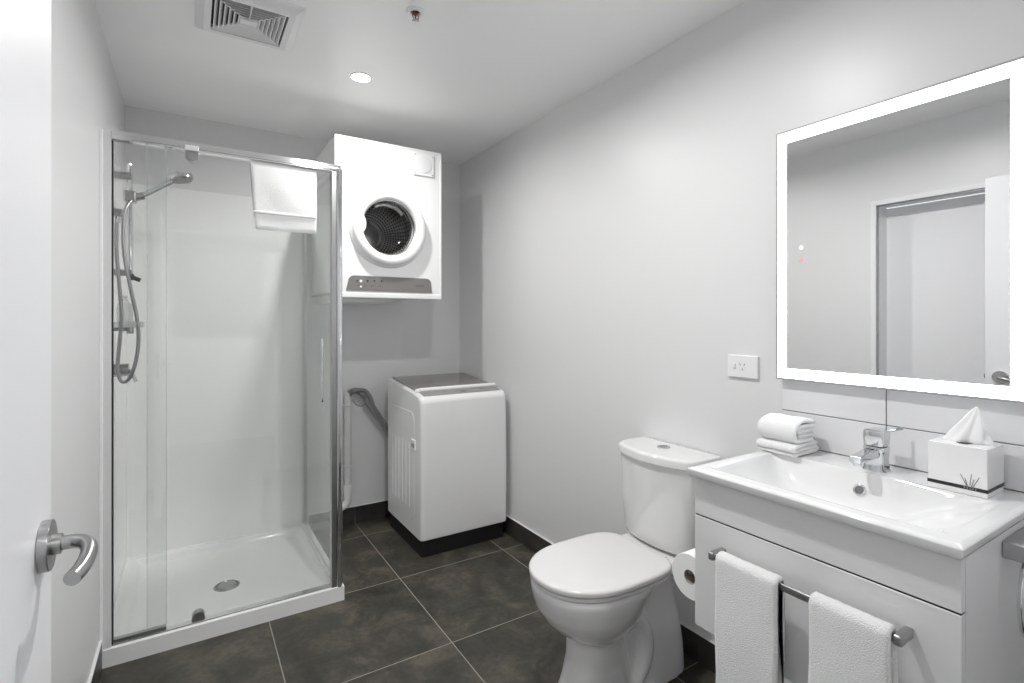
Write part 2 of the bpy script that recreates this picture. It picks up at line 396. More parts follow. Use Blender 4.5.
# tray: height field
bm = B(); nx, ny = 60, 60; x0, x1, y0, y1 = SX0 + .008, SX1, SF, YB - .001
def ss(e0, e1, v):
    q = min(1, max(0, (v - e0) / (e1 - e0))); return q * q * (3 - 2 * q)
def uneven(a, b, n):
    q = [a, a + .008, a + .03, a + .045, a + .055, a + .065, a + .075, a + .09, a + .11]; p = [b - (s - a) for s in q[::-1]]
    m = n - len(q) - len(p); return q + [q[-1] + (p[0] - q[-1]) * (i + 1) / (m + 1) for i in range(m)] + p
gx, gy = uneven(x0, x1, 40), uneven(y0, y1, 40)
DRX, DRY = .150, 2.79
def tz(x, y):
    d = min(x - x0, x1 - x, y - y0, y1 - y)
    if y - y0 < .05 and d == y - y0: pass
    k = ss(.045, .085, min(x - x0, x1 - x, y - y0, y1 - y))
    slope = .010 * min(1, math.hypot(x - DRX, y - DRY) / .5)
    return ST - k * (.040 - slope)
V = [[bm.verts.new((x, y, tz(x, y))) for y in gy] for x in gx]
for i in range(len(gx) - 1):
    for j in range(len(gy) - 1): bm.faces.new((V[i][j], V[i + 1][j], V[i + 1][j + 1], V[i][j + 1]))
edge = [V[i][0] for i in range(len(gx))] + [V[-1][j] for j in range(1, len(gy))] + [V[i][-1] for i in range(len(gx) - 2, -1, -1)] + [V[0][j] for j in range(len(gy) - 2, 0, -1)]
low = [bm.verts.new((v.co.x, v.co.y, 0)) for v in edge]
for i in range(len(edge)): j = (i + 1) % len(edge); bm.faces.new((edge[i], low[i], low[j], edge[j]))
bm.faces.new(low[::-1])
bmesh.ops.bevel(bm, geom=[e for e in bm.edges if len(e.link_faces) == 2 and e.calc_face_angle(0) > 1 and e.verts[0].co.z > .05 and e.verts[1].co.z > .05], offset=.006, segments=3, profile=.5, affect='EDGES')
tray = obj('shower_tray', bm, M['acryl'], t, angle=60)
bm = B(); zz = tz(DRX, DRY)
lathe(bm, (DRX, DRY, zz + .0005), (0, 0, 1), [(.056, 0), (.054, .003), (.046, .0045), (.044, .002), (.0, .002)], 48, cap1=False)
dr = obj('drain', bm, M['satin'], tray)
bm = B(); lathe(bm, (DRX, DRY, zz + .003), (0, 0, 1), [(.040, 0), (.038, .003), (.02, .005), (.0005, .0055)], 48)
obj('drain_cap', bm, M['steel'], dr)
bm = B()
for i in range(14):
    a = 2 * PI * i / 14; c = Vector((DRX + math.cos(a) * .045, DRY + math.sin(a) * .045, zz + .004)); cyl(bm, c, c + Vector((0, 0, .001)), .0028, 10)
obj('drain_holes', bm, M['dark'], dr)
# wall liners
LZ = 2.0
bm = B(); box(bm, (SX0, YB - .006, ST - .002), (SX1 - .012, YB - .0005, LZ), .001, 1); obj('back_panel', bm, M['acryl'], t, smooth=False, label='glossy white acrylic lining on back wall')
bm = B(); box(bm, (XL + .0005, SF - .004, ST - .002), (XL + .011, YB - .006, LZ), .001, 1); obj('side_panel', bm, M['acryl'], t, smooth=False, label='glossy white acrylic lining on side wall')
# profiles
GY = 2.44
bm = B(); box(bm, (XL + .007, GY - .02, ST), (XL + .035, GY + .02, LZ + .006), .003, 2); obj('wall_channel', bm, mat('white_channel', (.7, .7, .7), .2), t)
bm = B(); box(bm, (XL + .034, GY - .012, ST + .006), (XL + .039, GY + .012, LZ - .03)); obj('channel_seal', bm, M['dark'], t, smooth=False)
bm = B(); box(bm, (XL + .036, GY - .020, LZ - .027), (.592, GY + .020, LZ + .006), .002, 2); box(bm, (XL + .036, GY - .023, LZ - .021), (.58, GY - .0195, LZ - .010), .001, 1); obj('top_rail', bm, M['alu'], t)
bm = B(); box(bm, (SX1 - .045, GY - .012, LZ - .02), (SX1 - .015, YB - .006, LZ + .004), .002, 2); obj('side_rail', bm, M['alu'], t)
bm = B(); box(bm, (.550, GY - .02, ST), (.572, GY + .02, LZ - .02), .002, 2); obj('strike_profile', bm, M['steel'], t)
bm = B(); box(bm, (.572, GY - .026, ST), (.598, GY + .02, LZ - .012), .010, 5, axis=2); obj('corner_post', bm, M['chrome'], t)
bm = B(); box(bm, (SX1 - .026, YB - .04, ST), (SX1 - .008, YB - .006, LZ - .02), .002, 2); obj('back_channel', bm, M['satin'], t)
bm = B(); box(bm, (XL + .035, GY - .016, ST), (.56, GY + .016, ST + .010), .002, 2); obj('bottom_rail', bm, M['alu'], t)
bm = B(); box(bm, (XL + .038, GY - .012, ST + .010), (-.078, GY + .010, ST + .024), .002, 2); obj('glass_channel', bm, M['steel'], t)
bm = B(); box(bm, (SX1 - .042, GY + .02, ST), (SX1 - .022, YB - .04, ST + .014), .002, 2); obj('side_bottom_rail', bm, M['acryl'], t)
bm = B(); box(bm, (XL + .036, GY - .005, ST + .012), (-.077, GY + .001, LZ - .028), .0008, 1); obj('fixed_glass', bm, M['glass'], t, smooth=False)
bm = B(); box(bm, (-.140, GY + .006, ST + .014), (.552, GY + .012, LZ - .039), .0008, 1); gd = obj('glass_door', bm, M['glass'], t, smooth=False)
bm = B(); box(bm, (-.079, GY - .004, ST + .03), (-.076, GY + .004, LZ - .03)); box(bm, (-.142, GY + .004, ST + .03), (-.139, GY + .008, LZ - .03)); obj('glass_seal', bm, M['seal'], t, smooth=False)
bm = B(); box(bm, (SX1 - .035, GY + .02, ST + .012), (SX1 - .029, YB - .012, LZ - .02), .0008, 1); obj('side_glass', bm, M['glass'], t, smooth=False)
def pivot(x, z0, up):
    bm = B(); pl = []
    for i in range(17):
        a = PI * i / 16; pl.append((x + math.cos(a) * .023, z0 + (math.sin(a) * .026 + .012) * up))
    pl += [(x - .023, z0), (x + .023, z0)]
    prism(bm, pl, 1, GY - .014, GY + .022); bmesh.ops.bevel(bm, geom=[e for e in bm.edges if abs(e.verts[0].co.y - e.verts[1].co.y) < 1e-5], offset=.0015, segments=2, affect='EDGES')
    return obj('pivot_bracket', bm, M['steel'], t)
pv = pivot(.008, LZ - .030, -1); pivot(.030, ST + .008, 1)
bm = B(); box(bm, (-.016, GY - .025, LZ - .030), (.032, GY + .01, LZ - .008), .003, 2); obj('pivot_cap', bm, M['plast'], pv)
bm = B()
tube(bm, [(.507, GY - .026, 1.20), (.507, GY - .028, 1.18), (.507, GY - .028, .95), (.507, GY - .026, .93)], .006, 12, 4)
for z in (1.17, .96): cyl(bm, (.507, GY - .028, z), (.507, GY + .008, z), .005, 12)
obj('door_handle', bm, M['chrome'], gd)

# towel over the shower rail
def drape(name, yfront, yback, y_is, ztop, zf, zb, a0, a1, th, seed, axis='x', amp=.003, radius=.025, skew=0, N=26):
    """cloth over a bar running along `axis`; profile front side at lower cross coordinate"""
    prof = []
    r_ = (yback - yfront) / 2; cy = (yback + yfront) / 2
    for i in range(16): prof.append((yfront, zf + (ztop - r_ - zf) * i / 16))
    for i in range(9):
        a = PI - PI * i / 8; prof.append((cy + r_ * math.cos(a), ztop - r_ + r_ * math.sin(a)))
    for i in range(1, 15): prof.append((yback, ztop - r_ - (ztop - r_ - zb) * i / 14))
    return prof
def cloth_from_profile(bm, prof, s0, s1, axis, th, amp, seed, N=28, fold=.0, hang=None):
    from mathutils import noise
    n = len(prof); P = [Vector((p[0], p[1])) for p in prof]
    outer, inner = [], []
    for i in range(n):
        tg = (P[min(i + 1, n - 1)] - P[max(i - 1, 0)]).normalized(); nn = Vector((-tg.y, tg.x))
        outer.append(P[i] + nn * th / 2); inner.append(P[i] - nn * th / 2)
    # rounded ends
    ring = outer + [P[-1] + (P[-1] - P[-2]).normalized() * th * .45] + inner[::-1] + [P[0] + (P[0] - P[1]).normalized() * th * .45]
    rings = []
    m = N
    for k in range(m + 1):
        u = k / m; s = s0 + (s1 - s0) * u
        edge_ = min(u, 1 - u) * (s1 - s0); sq = 1 if edge_ > th * .5 else math.sqrt(max(0.05, 1 - (1 - edge_ / (th * .5)) ** 2))
        rr = []
        for q_i, q in enumerate(ring):
            base = None
            # squeeze thickness toward the mid line near the side edges
            if q_i < n: mid = P[q_i]
            elif q_i == n: mid = P[-1]
            elif q_i < 2 * n + 1: mid = P[n - 1 - (q_i - n - 1)]
            else: mid = P[0]
            q2 = mid + (q - mid) * sq
            drop = max(0, (max(p.y for p in P) - q2.y))
            off = noise.noise(Vector((s * 9, q2.y * 5 * (1 if q_i <= n else 1.3), seed))) * amp * min(1, drop * 8)
            off2 = noise.noise(Vector((q2.y * 7, seed * 3.1, u * 1.5))) * amp * min(1, drop * 6)
            sgn = -1 if q_i <= n else 1
            c = q2.x + off
            sh = s + off2 + (hang(u, q2.y) if hang else 0)
            rr.append((c, sh, q2.y) if axis == 'y' else (sh, c, q2.y))
        rings.append(rr)
    loft(bm, rings)
TW0, TW1 = .215, .484
prof = drape('t', GY - .015, GY + .022, None, LZ - .0315, 1.682, 1.74, 0, 0, .006, 3)
bm = B(); cloth_from_profile(bm, prof, TW0, TW1, 'x', .006, .005, 3.3, 40, hang=lambda u, z: (1 - u) * (LZ - z) * .07 if z < LZ else 0)
tw = obj('hand_towel', bm, M['towel'], angle=70); tag(tw, 'white hand towel with woven band hung over the glass shower door', 'towel')
bm = B()
pr2 = [(GY - .0185, 1.748), (GY - .0195, 1.751), (GY - .0195, 1.755), (GY - .0185, 1.758)]
cloth_from_profile(bm, pr2, TW0 + .014, TW1 - .002, 'x', .003, .005, 3.3, 40)
bnd = obj('woven_band', bm, M['towelband'], tw, angle=70)

# ------------------------------------------------------------------ shower fittings on the left wall
WX = XL + .011
t = thing('shower_rail', (WX, 2.70, 1.46), 'chrome slide rail with soap shelf fixed to the side wall inside the shower', 'shower rail')
bm = B(); cyl(bm, (-.214, 2.70, 1.47), (-.214, 2.70, 1.955), .0095, 24, .001); obj('rail', bm, M['chrome'], t)
bm = B(); box(bm, (WX, 2.682, 1.885), (-.205, 2.718, 1.915), .006, 3); obj('bracket', bm, M['satin'], t, angle=60)
bm = B(); box(bm, (WX, 2.685, 1.478), (-.205, 2.715, 1.505), .006, 3); obj('bracket', bm, M['satin'], t, angle=60)
bm = B(); box(bm, (-.236, 2.675, 1.79), (-.19, 2.725, 1.838), .008, 3); cyl(bm, (-.20, 2.70, 1.812), (-.165, 2.70, 1.826), .016, 20, .003); obj('slider', bm, M['satin'], t)
bm = B(); box(bm, (-.225, 2.688, 1.462), (-.200, 2.712, 1.490), .004, 2); cyl(bm, (-.215, 2.70, 1.478), (-.178, 2.70, 1.462), .009, 14, .002); obj('stop_knob', bm, M['black'], t)
bm = B(); P = rrect(WX, 2.60, -.165, 2.74, .02)
loft(bm, [[(x, y, 1.262) for x, y in P], [(x, y, 1.285) for x, y in P], [(x * .97 - .006, 2.67 + (y - 2.67) * .95, 1.285) for x, y in P], [(x * .97 - .006, 2.67 + (y - 2.67) * .95, 1.266) for x, y in P]])
sd = obj('soap_shelf', bm, M['bottle'], t, angle=50)
bm = B(); cyl(bm, (-.214, 2.70, 1.235), (-.214, 2.70, 1.29), .013, 20, .002); box(bm, (WX, 2.69, 1.245), (-.21, 2.71, 1.262), .003, 2); obj('shelf_clamp', bm, M['satin'], sd)
t = thing('shampoo_bottle', (-.225, 2.66, 1.268), 'translucent pale bottle standing on the soap shelf in the shower', 'bottle')
bm = B(); lathe(bm, (-.228, 2.655, 1.268), (0, 0, 1), [(.024, 0), (.028, .004), (.028, .07), (.024, .09), (.012, .103), (.010, .112)], 28); obj('bottle_body', bm, M['bottle'], t)
bm = B(); lathe(bm, (-.228, 2.655, 1.379), (0, 0, 1), [(.011, 0), (.011, .014), (.009, .016)], 20); obj('cap', bm, M['plast'], t)
t = thing('hand_shower', (-.20, 2.70, 1.82), 'chrome hand shower with flexible hose held on the slide rail', 'shower head')
bm = B(); tube(bm, [(-.185, 2.70, 1.815), (-.14, 2.70, 1.847), (-.095, 2.70, 1.882), (-.066, 2.70, 1.902)], .011, 18, 6, rf=lambda u: .0105 + .003 * u); obj('grip', bm, M['chrome'], t)
bm = B(); lathe(bm, (-.034, 2.70, 1.928), (.16, -.10, -1), [(.014, -.014), (.044, -.008), (.050, .004), (.049, .016), (.044, .020), (.042, .0185), (.001, .0185)], 40); obj('spray_head', bm, M['chrome'], t)
bm = B(); lathe(bm, (-.034, 2.70, 1.928), (.16, -.10, -1), [(.041, .0188), (.038, .021), (.001, .021)], 40); obj('spray_face', bm, M['greyl'], t)
bm = B(); tube(bm, [(-.188, 2.70, 1.812), (-.205, 2.685, 1.800), (-.226, 2.655, 1.75), (-.232, 2.64, 1.66), (-.226, 2.63, 1.55), (-.205, 2.62, 1.42), (-.184, 2.61, 1.30), (-.178, 2.60, 1.20), (-.192, 2.60, 1.10), (-.215, 2.60, 1.045), (-.236, 2.60, 1.048), (-.246, 2.60, 1.10), (-.240, 2.60, 1.20), (-.234, 2.60, 1.30), (-.240, 2.60, 1.42), (-.249, 2.60, 1.55), (-.250, 2.60, 1.66), (-.247, 2.60, 1.705)], .0070, 12, 10); obj('hose', bm, M['hosem'], t)
t = thing('wall_elbow', (WX, 2.60, 1.715), 'small square chrome hose outlet on the shower side wall', 'wall outlet')
bm = B(); box(bm, (WX, 2.578, 1.705), (WX + .014, 2.622, 1.749), .003, 2); box(bm, (WX + .010, 2.586, 1.710), (WX + .045, 2.614, 1.742), .006, 3); obj('elbow_body', bm, M['satin'], t, angle=60)
bm = B(); cyl(bm, (WX + .029, 2.60, 1.685), (WX + .029, 2.60, 1.712), .010, 20, .001); obj('hose_nut', bm, M['chrome'], t)
t = thing('shower_mixer', (WX, 2.66, 1.07), 'chrome single lever mixer low on the shower side wall', 'mixer tap')
bm = B(); cyl(bm, (WX, 2.66, 1.085), (WX + .008, 2.66, 1.085), .052, 40, .002); obj('wall_plate', bm, M['chrome'], t)
bm = B(); cyl(bm, (WX + .008, 2.66, 1.085), (WX + .058, 2.66, 1.085), .027, 32, .003); obj('mixer_body', bm, M['satin'], t)
bm = B(); tube(bm, [(WX + .048, 2.66, 1.09), (WX + .066, 2.655, 1.075), (WX + .082, 2.65, 1.035)], .007, 14, 6, flat=(1, 1)); obj('lever', bm, M['chrome'], t)

# ------------------------------------------------------------------ tumble dryer (wall hung, door opening with drum)
DX0, DX1, DF, DB, DZ0, DZ1 = .646, 1.258, 2.78, 3.385, 1.438, 2.274
t = thing('tumble_dryer', ((DX0 + DX1) / 2, (DF + DB) / 2, 1.41), 'white tumble dryer with round glass door, hung high on the back wall', 'dryer')
CX, CZ, RH = .930, 1.812, .162
bm = B(); N = 64
ang = sorted([2 * PI * i / 60 for i in range(60)] + [math.atan2(b - CZ, a - CX) % (2 * PI) for a in (DX1 - .006, DX0 + .006) for b in (DZ1 - .006, DZ0)])
def sq_pt(a):                       # point on the front rectangle in direction a
    c, s = math.cos(a), math.sin(a); k = 1e9
    for lim, comp in ((DX1 - .006 - CX, c), (DX0 + .006 - CX, c), (DZ1 - .006 - CZ, s), (DZ0 - CZ, s)):
        if abs(comp) > 1e-9 and lim / comp > 0: k = min(k, lim / comp)
    return CX + c * k, CZ + s * k
front = [bm.verts.new((*[sq_pt(a)[0]], DF, sq_pt(a)[1])) for a in ang]
hole = [bm.verts.new((CX + RH * math.cos(a), DF, CZ + RH * math.sin(a))) for a in ang]
hin = [bm.verts.new((CX + RH * math.cos(a), DF + .05, CZ + RH * math.sin(a))) for a in ang]
for i in range(N):
    j = (i + 1) % N; bm.faces.new((front[i], front[j], hole[j], hole[i])); bm.faces.new((hole[i], hole[j], hin[j], hin[i]))
# casing as four slabs plus back
box(bm, (DX0, DF + .001, DZ0), (DX0 + .008, DB, DZ1), .003, 3, axis=2); box(bm, (DX1 - .008, DF + .001, DZ0), (DX1, DB, DZ1), .003, 3, axis=2)
box(bm, (DX0, DF + .001, DZ1 - .008), (DX1, DB, DZ1), .002, 2); box(bm, (DX0, DF + .001, DZ0), (DX1, DB, DZ0 + .008)); box(bm, (DX0 + .005, DB - .008, DZ0), (DX1 - .005, DB, DZ1))
for e in ((DX0, DZ0, DX0 + .012, DZ1), (DX1 - .012, DZ0, DX1, DZ1), (DX0, DZ1 - .012, DX1, DZ1)):
    box(bm, (e[0], DF - .003, e[1]), (e[2], DF + .01, e[3]), .003, 3)
body = obj('casing', bm, M['appl'], t, angle=35)
bm = B(); box(bm, (DX0 + .002, DF - .005, 1.412), (DX1, DF + .09, DZ0 + .004), .006, 3); obj('bottom_lip', bm, M['appl'], t, angle=60)
bm = B(); box(bm, (DX0 + .03, DF + .10, 1.392), (DX0 + .34, DB, 1.434), .003, 2); obj('mounting_bracket', bm, M['cab'], t, smooth=False)
# drum
bm = B(); uvl = bm.loops.layers.uv.new('UVMap'); n = 64; prof = [(.150, .045), (.165, .06), (.262, .075), (.266, .10), (.266, .40)]
rings = [[Vector((CX + r_ * math.cos(2 * PI * i / n), DF + d, CZ - .0 + r_ * math.sin(2 * PI * i / n))) for i in range(n)] for r_, d in prof]
rs = loft(bm, rings, False, False)
# shallower back so that the pattern reads
bk = [Vector((CX + .262 * math.cos(2 * PI * i / n), DF + .402, CZ + .262 * math.sin(2 * PI * i / n))) for i in range(n)]
loft(bm, [bk, [Vector((CX + .10 * math.cos(2 * PI * i / n), DF + .39, CZ + .10 * math.sin(2 * PI * i / n))) for i in range(n)]], False, True)
bm.normal_update()
for f in bm.faces:
    for l in f.loops:
        c = l.vert.co; a = math.atan2(c.z - CZ, c.x - CX) / (2 * PI) % 1; rr = math.hypot(c.x - CX, c.z - CZ)
        l[uvl].uv = (a, c.y if rr > .2 and abs(f.normal.y) < .5 else rr)
for f in bm.faces:
    us = [l[uvl].uv.x for l in f.loops]
    if max(us) - min(us) > .5:
        for l in f.loops:
            if l[uvl].uv.x < .5: l[uvl].uv.x += 1
drum = obj('drum', bm, M['perf'], t)
for k in range(3):
    a = math.radians(100 + 120 * k); u = Vector((math.cos(a), 0, math.sin(a))); v_ = Vector((-math.sin(a), 0, math.cos(a))); c = Vector((CX, 0, CZ))
    bm = B()
    def R(y, h, w_): return [c + Vector((0, y, 0)) + u * .268 + v_ * w_, c + Vector((0, y, 0)) + u * (.268 - h) + v_ * w_ * .4, c + Vector((0, y, 0)) + u * (.268 - h) - v_ * w_ * .4, c + Vector((0, y, 0)) + u * .268 - v_ * w_]
    loft(bm, [R(DF + .08, .01, .03), R(DF + .12, .05, .026), R(DF + .36, .05, .026), R(DF + .39, .02, .03)])
    obj('drum_vane', bm, M['drum'], drum, angle=60)
bm = B(); lathe(bm, (CX, DF + .392, CZ), (0, -1, 0), [(.10, 0), (.098, .012), (.086, .016), (.084, .008), (.04, .010), (.0005, .012)], 48); obj('drum_hub', bm, M['drum'], drum)
# door: wide white ring with dished inner face, glass bowl
bm = B()
lathe(bm, (CX + .008, DF, CZ - .010), (0, -1, 0), [(.150, -.004), (.222, -.002), (.222, .004), (.214, .014), (.206, .020), (.205, .036), (.199, .045), (.186, .049), (.170, .048), (.158, .043), (.153, .030), (.150, .010)], 96, False, False)
# finger recess lip at the left of the ring
door = obj('door_ring', bm, M['appl'], t, angle=50)
bm = B(); pl = []
for i in range(13):
    a = math.radians(-90 + 180 * i / 12); pl.append((CX - .158 + .028 * math.cos(a), CZ - .004 + .052 * math.sin(a)))
pl += [(CX - .172, CZ + .048), (CX - .172, CZ - .056)]
prism(bm, pl, 1, DF - .046, DF - .012); bmesh.ops.bevel(bm, geom=[e for e in bm.edges if abs(e.verts[0].co.y - e.verts[1].co.y) < 1e-5], offset=.003, segments=2, affect='EDGES')
obj('door_grip', bm, M['appl'], door)
bm = B(); lathe(bm, (CX + .004, DF, CZ - .008), (0, -1, 0), [(.0005, -.060), (.06, -.055), (.11, -.035), (.140, .0), (.1535, .028)], 64, False, False)
obj('glass_bowl', bm, M['bowlglass'], door)
bm = B(); lathe(bm, (CX + .004, DF, CZ - .008), (0, -1, 0), [(.1545, .012), (.1545, .026), (.1475, .024), (.1465, .010)], 64, False, False)
obj('glass_seal_ring', bm, M['drum'], door)
bm = B(); pts = []
for i in range(13):
    a = math.radians(40 + 80 * i / 12); pts.append((CX + .128 * math.cos(a), DF + .035, CZ + .128 * math.sin(a)))
tube(bm, pts, .012, 10, 2, flat=(1, 1)); obj('rim_reflector', bm, M['drum'], drum)
# control panel (round top corners)
bm = B(); pl = [(.704, 1.452), (1.196, 1.449)]
for i in range(7):
    a = math.radians(90 * i / 6); pl.append((1.160 + .030 * math.cos(a), 1.502 + .030 * math.sin(a)))
for i in range(7):
    a = math.radians(90 + 90 * i / 6); pl.append((.748 - .030 * -math.cos(a) if False else .748 + .032 * math.cos(a), 1.502 + .030 * math.sin(a)))
prism(bm, pl, 1, DF - .006, DF + .002); cp = obj('control_panel', bm, M['grey'], t, smooth=False, label='dark grey control strip')
for i, (x, z, r_, mm) in enumerate(((.782, 1.503, .0075, 'ledw'), (.782, 1.473, .0055, 'ledw'), (.818, 1.506, .0045, 'ink'), (.856, 1.507, .0045, 'ink'), (.896, 1.507, .0045, 'ink'), (.762, 1.503, .004, 'ink'))):
    bm = B(); cyl(bm, (x, DF - .009, z), (x, DF - .005, z), r_, 20); obj('indicator' if mm == 'ledw' else 'button', bm, M[mm], cp, angle=60)
for x in (.760, .800, .838, .878):
    bm = B(); box(bm, (x, DF - .0065, 1.476), (x + .014, DF - .0055, 1.481)); obj('printed_mark', bm, M['inkg'], cp, smooth=False)
bm = B(); box(bm, (.812, DF - .0065, 1.520), (.862, DF - .0055, 1.523)); obj('printed_mark', bm, M['inkg'], cp, smooth=False)
bm = B(); box(bm, (1.094, DF - .0065, 1.4865), (1.148, DF - .0055, 1.4915)); obj('printed_mark', bm, M['inkg'], cp, smooth=False)
# vent cover
bm = B(); box(bm, (1.080, DF - .010, 2.124), (1.206, DF - .001, 2.250), .003, 2); vc = obj('vent_cover', bm, M['appl'], t, angle=60)
bm = B(); lathe(bm, (1.142, DF - .010, 2.188), (0, -1, 0), [(.050, -.001), (.048, .004), (.036, .0055), (.001, .006)], 48); obj('vent_cap', bm, M['plast'], vc)
for dx in (-1, 1):
    for dz in (-1, 1):
        bm = B(); cyl(bm, (1.143 + dx * .053, DF - .0115, 2.187 + dz * .053), (1.143 + dx * .053, DF - .0095, 2.187 + dz * .053), .003, 10); obj('screw', bm, M['satin'], vc)

t.scale = (.9712,) * 3; t.location = (.9246, 2.9935, 1.4066)      # 595 wide casing

# ------------------------------------------------------------------ washing machine
WX0, WX1, WF, WB = 1.055, 1.600, 2.592, 3.15
t = thing('washing_machine', ((WX0 + WX1) / 2, (WF + WB) / 2, 0), 'white top loading washing machine with smoked lid and black base in the back corner', 'washing machine')
bm = B(); box(bm, (WX0 + .012, WF + .022, 0), (WX1 - .012, WB - .012, .105), .012, 3, axis=2); obj('base', bm, M['black'], t, angle=60)
prof = [(WF + .004, .097), (WF, .115), (WF - .004, .40), (WF, .70), (WF + .006, .835), (WF + .014, .858), (WF + .030, .872), (WF + .10, .886), (WB - .02, .928), (WB, .915), (WB, .097)]
bm = B()
cross = []
for k, u in enumerate([0, .006, .018, .032, .045, .2, .4, .5, .6, .8, .955, .968, .982, .994, 1]):
    x = WX0 + (WX1 - WX0) * u; e = min(u, 1 - u) * (WX1 - WX0); ins = .020 * (1 - math.sqrt(max(0, 1 - (1 - min(1, e / .022)) ** 2)))
    cross.append([(x, y + ins if y < 2.9 else y - ins * .6, z - (ins * .55 if z > .8 else 0)) for y, z in prof])
loft(bm, cross); body = obj('cabinet_body', bm, M['appl2'], t, angle=45)
def topz(y): return .886 + (y - WF - .10) * (.042 / (WB - WF - .12))
bm = B(); cr = []
for (y, dz) in ((WF + .036, .001), (WF + .040, .004), (WF + .095, .005), (WF + .10, .001)):
    z = (.872 + (y - WF - .03) * .2) if y < WF + .10 else topz(y)
    cr.append([(WX0 + .03, y, z - .01), (WX0 + .03, y, z + dz), (WX1 - .03, y, z + dz), (WX1 - .03, y, z - .01)])
loft(bm, cr); pn = obj('control_panel', bm, M['greyl'], t, smooth=False, label='light grey control strip')
bm = B()
for x in (1.46, 1.485, 1.505): lathe(bm, (x, WF + .075, .8845), (0, -.2, 1), [(.007, 0), (.0065, .002), (.001, .0025)], 20)
obj('buttons', bm, M['satin'], pn)
bm = B(); box(bm, (1.325, WF + .055, .8825), (1.355, WF + .067, .8838)); obj('maker_badge', bm, M['ink'], pn, smooth=False)
bm = B(); rr = []
for y, dz in ((WF + .115, .008), (WB - .03, .008)):
    z = topz(y); rr.append([(WX0 + .022, y, z - .004), (WX0 + .022, y, z + dz), (WX1 - .022, y, z + dz), (WX1 - .022, y, z - .004)])
loft(bm, rr); ld = obj('lid', bm, M['lidglass'], t, smooth=False, label='smoked grey lid')
bm = B(); z = topz(WF + .11)
tube(bm, [(WX0 + .018, WF + .120, z + .004), (WX0 + .032, WF + .108, z + .010), (WX0 + .08, WF + .106, z + .012), (WX1 - .08, WF + .106, z + .012), (WX1 - .032, WF + .108, z + .010), (WX1 - .018, WF + .120, z + .004)], .013, 16, 6, flat=(1, 1)); obj('lid_handle', bm, M['appl2'], ld)
# embossed left side
bm = B()
pl = rrect(WF + .10, .17, WB - .05, .78, .05)
loft(bm, [[(WX0 + .003, y, z) for y, z in pl], [(WX0 - .0012, y, z) for y, z in [(2.86 + (a - 2.86) * .985, .475 + (b - .475) * .985) for a, b in pl]]])
for i in range(6):
    y = WF + .17 + i * .058; tube(bm, [(WX0 - .0005, y, .23), (WX0 - .0012, y, .26), (WX0 - .0012, y, .40), (WX0 - .0012, y, .56), (WX0 - .0005, y, .60)], .0022, 8, 3)
obj('side_pressing', bm, M['appl2'], body)
bm = B(); box(bm, (WX0 - .006, 2.672, .572), (WX0 + .004, 2.732, .628), .004, 2); cg = obj('carry_grip', bm, M['appl'], t, angle=60)
bm = B(); box(bm, (WX0 - .0066, 2.680, .584), (WX0 - .005, 2.724, .608), .0005, 1); obj('grip_recess', bm, M['greyl'], cg, smooth=False)

# ------------------------------------------------------------------ standpipe and drain hose
t = thing('standpipe', (.835, 3.235, .1), 'grey waste standpipe with white elbow clipped to the back wall beside the shower', 'pipe')
bm = B(); px, py, pr = .833, 3.24, .021
lathe(bm, (px, py, .30), (0, 0, 1), [(pr, -.04), (pr, .54), (pr - .003, .54), (pr - .003, .48)], 28, True, True)
for v in bm.verts:
    if v.co.z > .82: v.co.z += -(v.co.x - px) * .9
obj('pipe', bm, M['pvc'], t)
bm = B(); lathe(bm, (px, py, .215), (0, 0, 1), [(.025, 0), (.026, .004), (.026, .05), (.0225, .054)], 28); tube(bm, [(px, py, .22), (px, py, .19), (px - .003, py, .165), (px - .02, py, .142), (px - .05, py, .132), (px - .09, py, .130)], .0225, 20, 6); obj('elbow', bm, M['pvcw'], t)
for z in (.757, .378):
    bm = B(); lathe(bm, (px, py, z), (0, 0, 1), [(pr + .001, 0), (pr + .004, .002), (pr + .004, .014), (pr + .001, .016)], 24); box(bm, (px - .03, py, z), (px - .018, YB, z + .016)); cyl(bm, (px - .028, py - .008, z + .008), (px - .028, py + .006, z + .008), .005, 10)
    obj('pipe_clip', bm, M['pvc'], t)
bm = B(); box(bm, (px - .055, py + .02, .15), (px - .043, py + .032, .80), .003, 2); obj('conduit', bm, M['pvcw'], t)
t = thing('drain_hose', (.95, 3.2, .5), 'grey drain hose looping from the standpipe down behind the washing machine', 'hose')
def corr(u): return .0185 + .0016 * math.sin(u * 420)
bm = B(); tube(bm, [(px + .002, py, .76), (px + .004, py - .002, .825), (px + .03, py - .01, .850), (px + .07, py - .012, .842), (px + .105, py - .012, .805), (px + .13, py - .012, .755), (px + .18, py - .01, .68), (px + .235, py - .008, .60), (px + .27, py, .52), (px + .28, py, .40)], .016, 14, 24, rf=corr); obj('hose', bm, M['hose'], t)
bm = B(); tube(bm, [(px + .02, py - .030, .845), (px + .06, py - .032, .858), (px + .105, py - .032, .845), (px + .135, py - .030, .80), (px + .155, py - .028, .745), (px + .205, py - .026, .665), (px + .25, py - .02, .58), (px + .285, py, .50)], .011, 12, 10); obj('inlet_hose', bm, M['hose'], t)
bm = B(); tube(bm, [(px + .02, py - .026, .80), (px + .045, py - .028, .765), (px + .085, py - .028, .755), (px + .11, py - .028, .79), (px + .118, py - .028, .83)], .0035, 8, 8); obj('hose_tie', bm, M['hose'], t)

# ------------------------------------------------------------------ toilet
TY = 1.355
t = thing('toilet', (1.30, TY, 0), 'white close coupled ceramic toilet with closed lid beside the vanity cabinet', 'toilet')
bm = B()
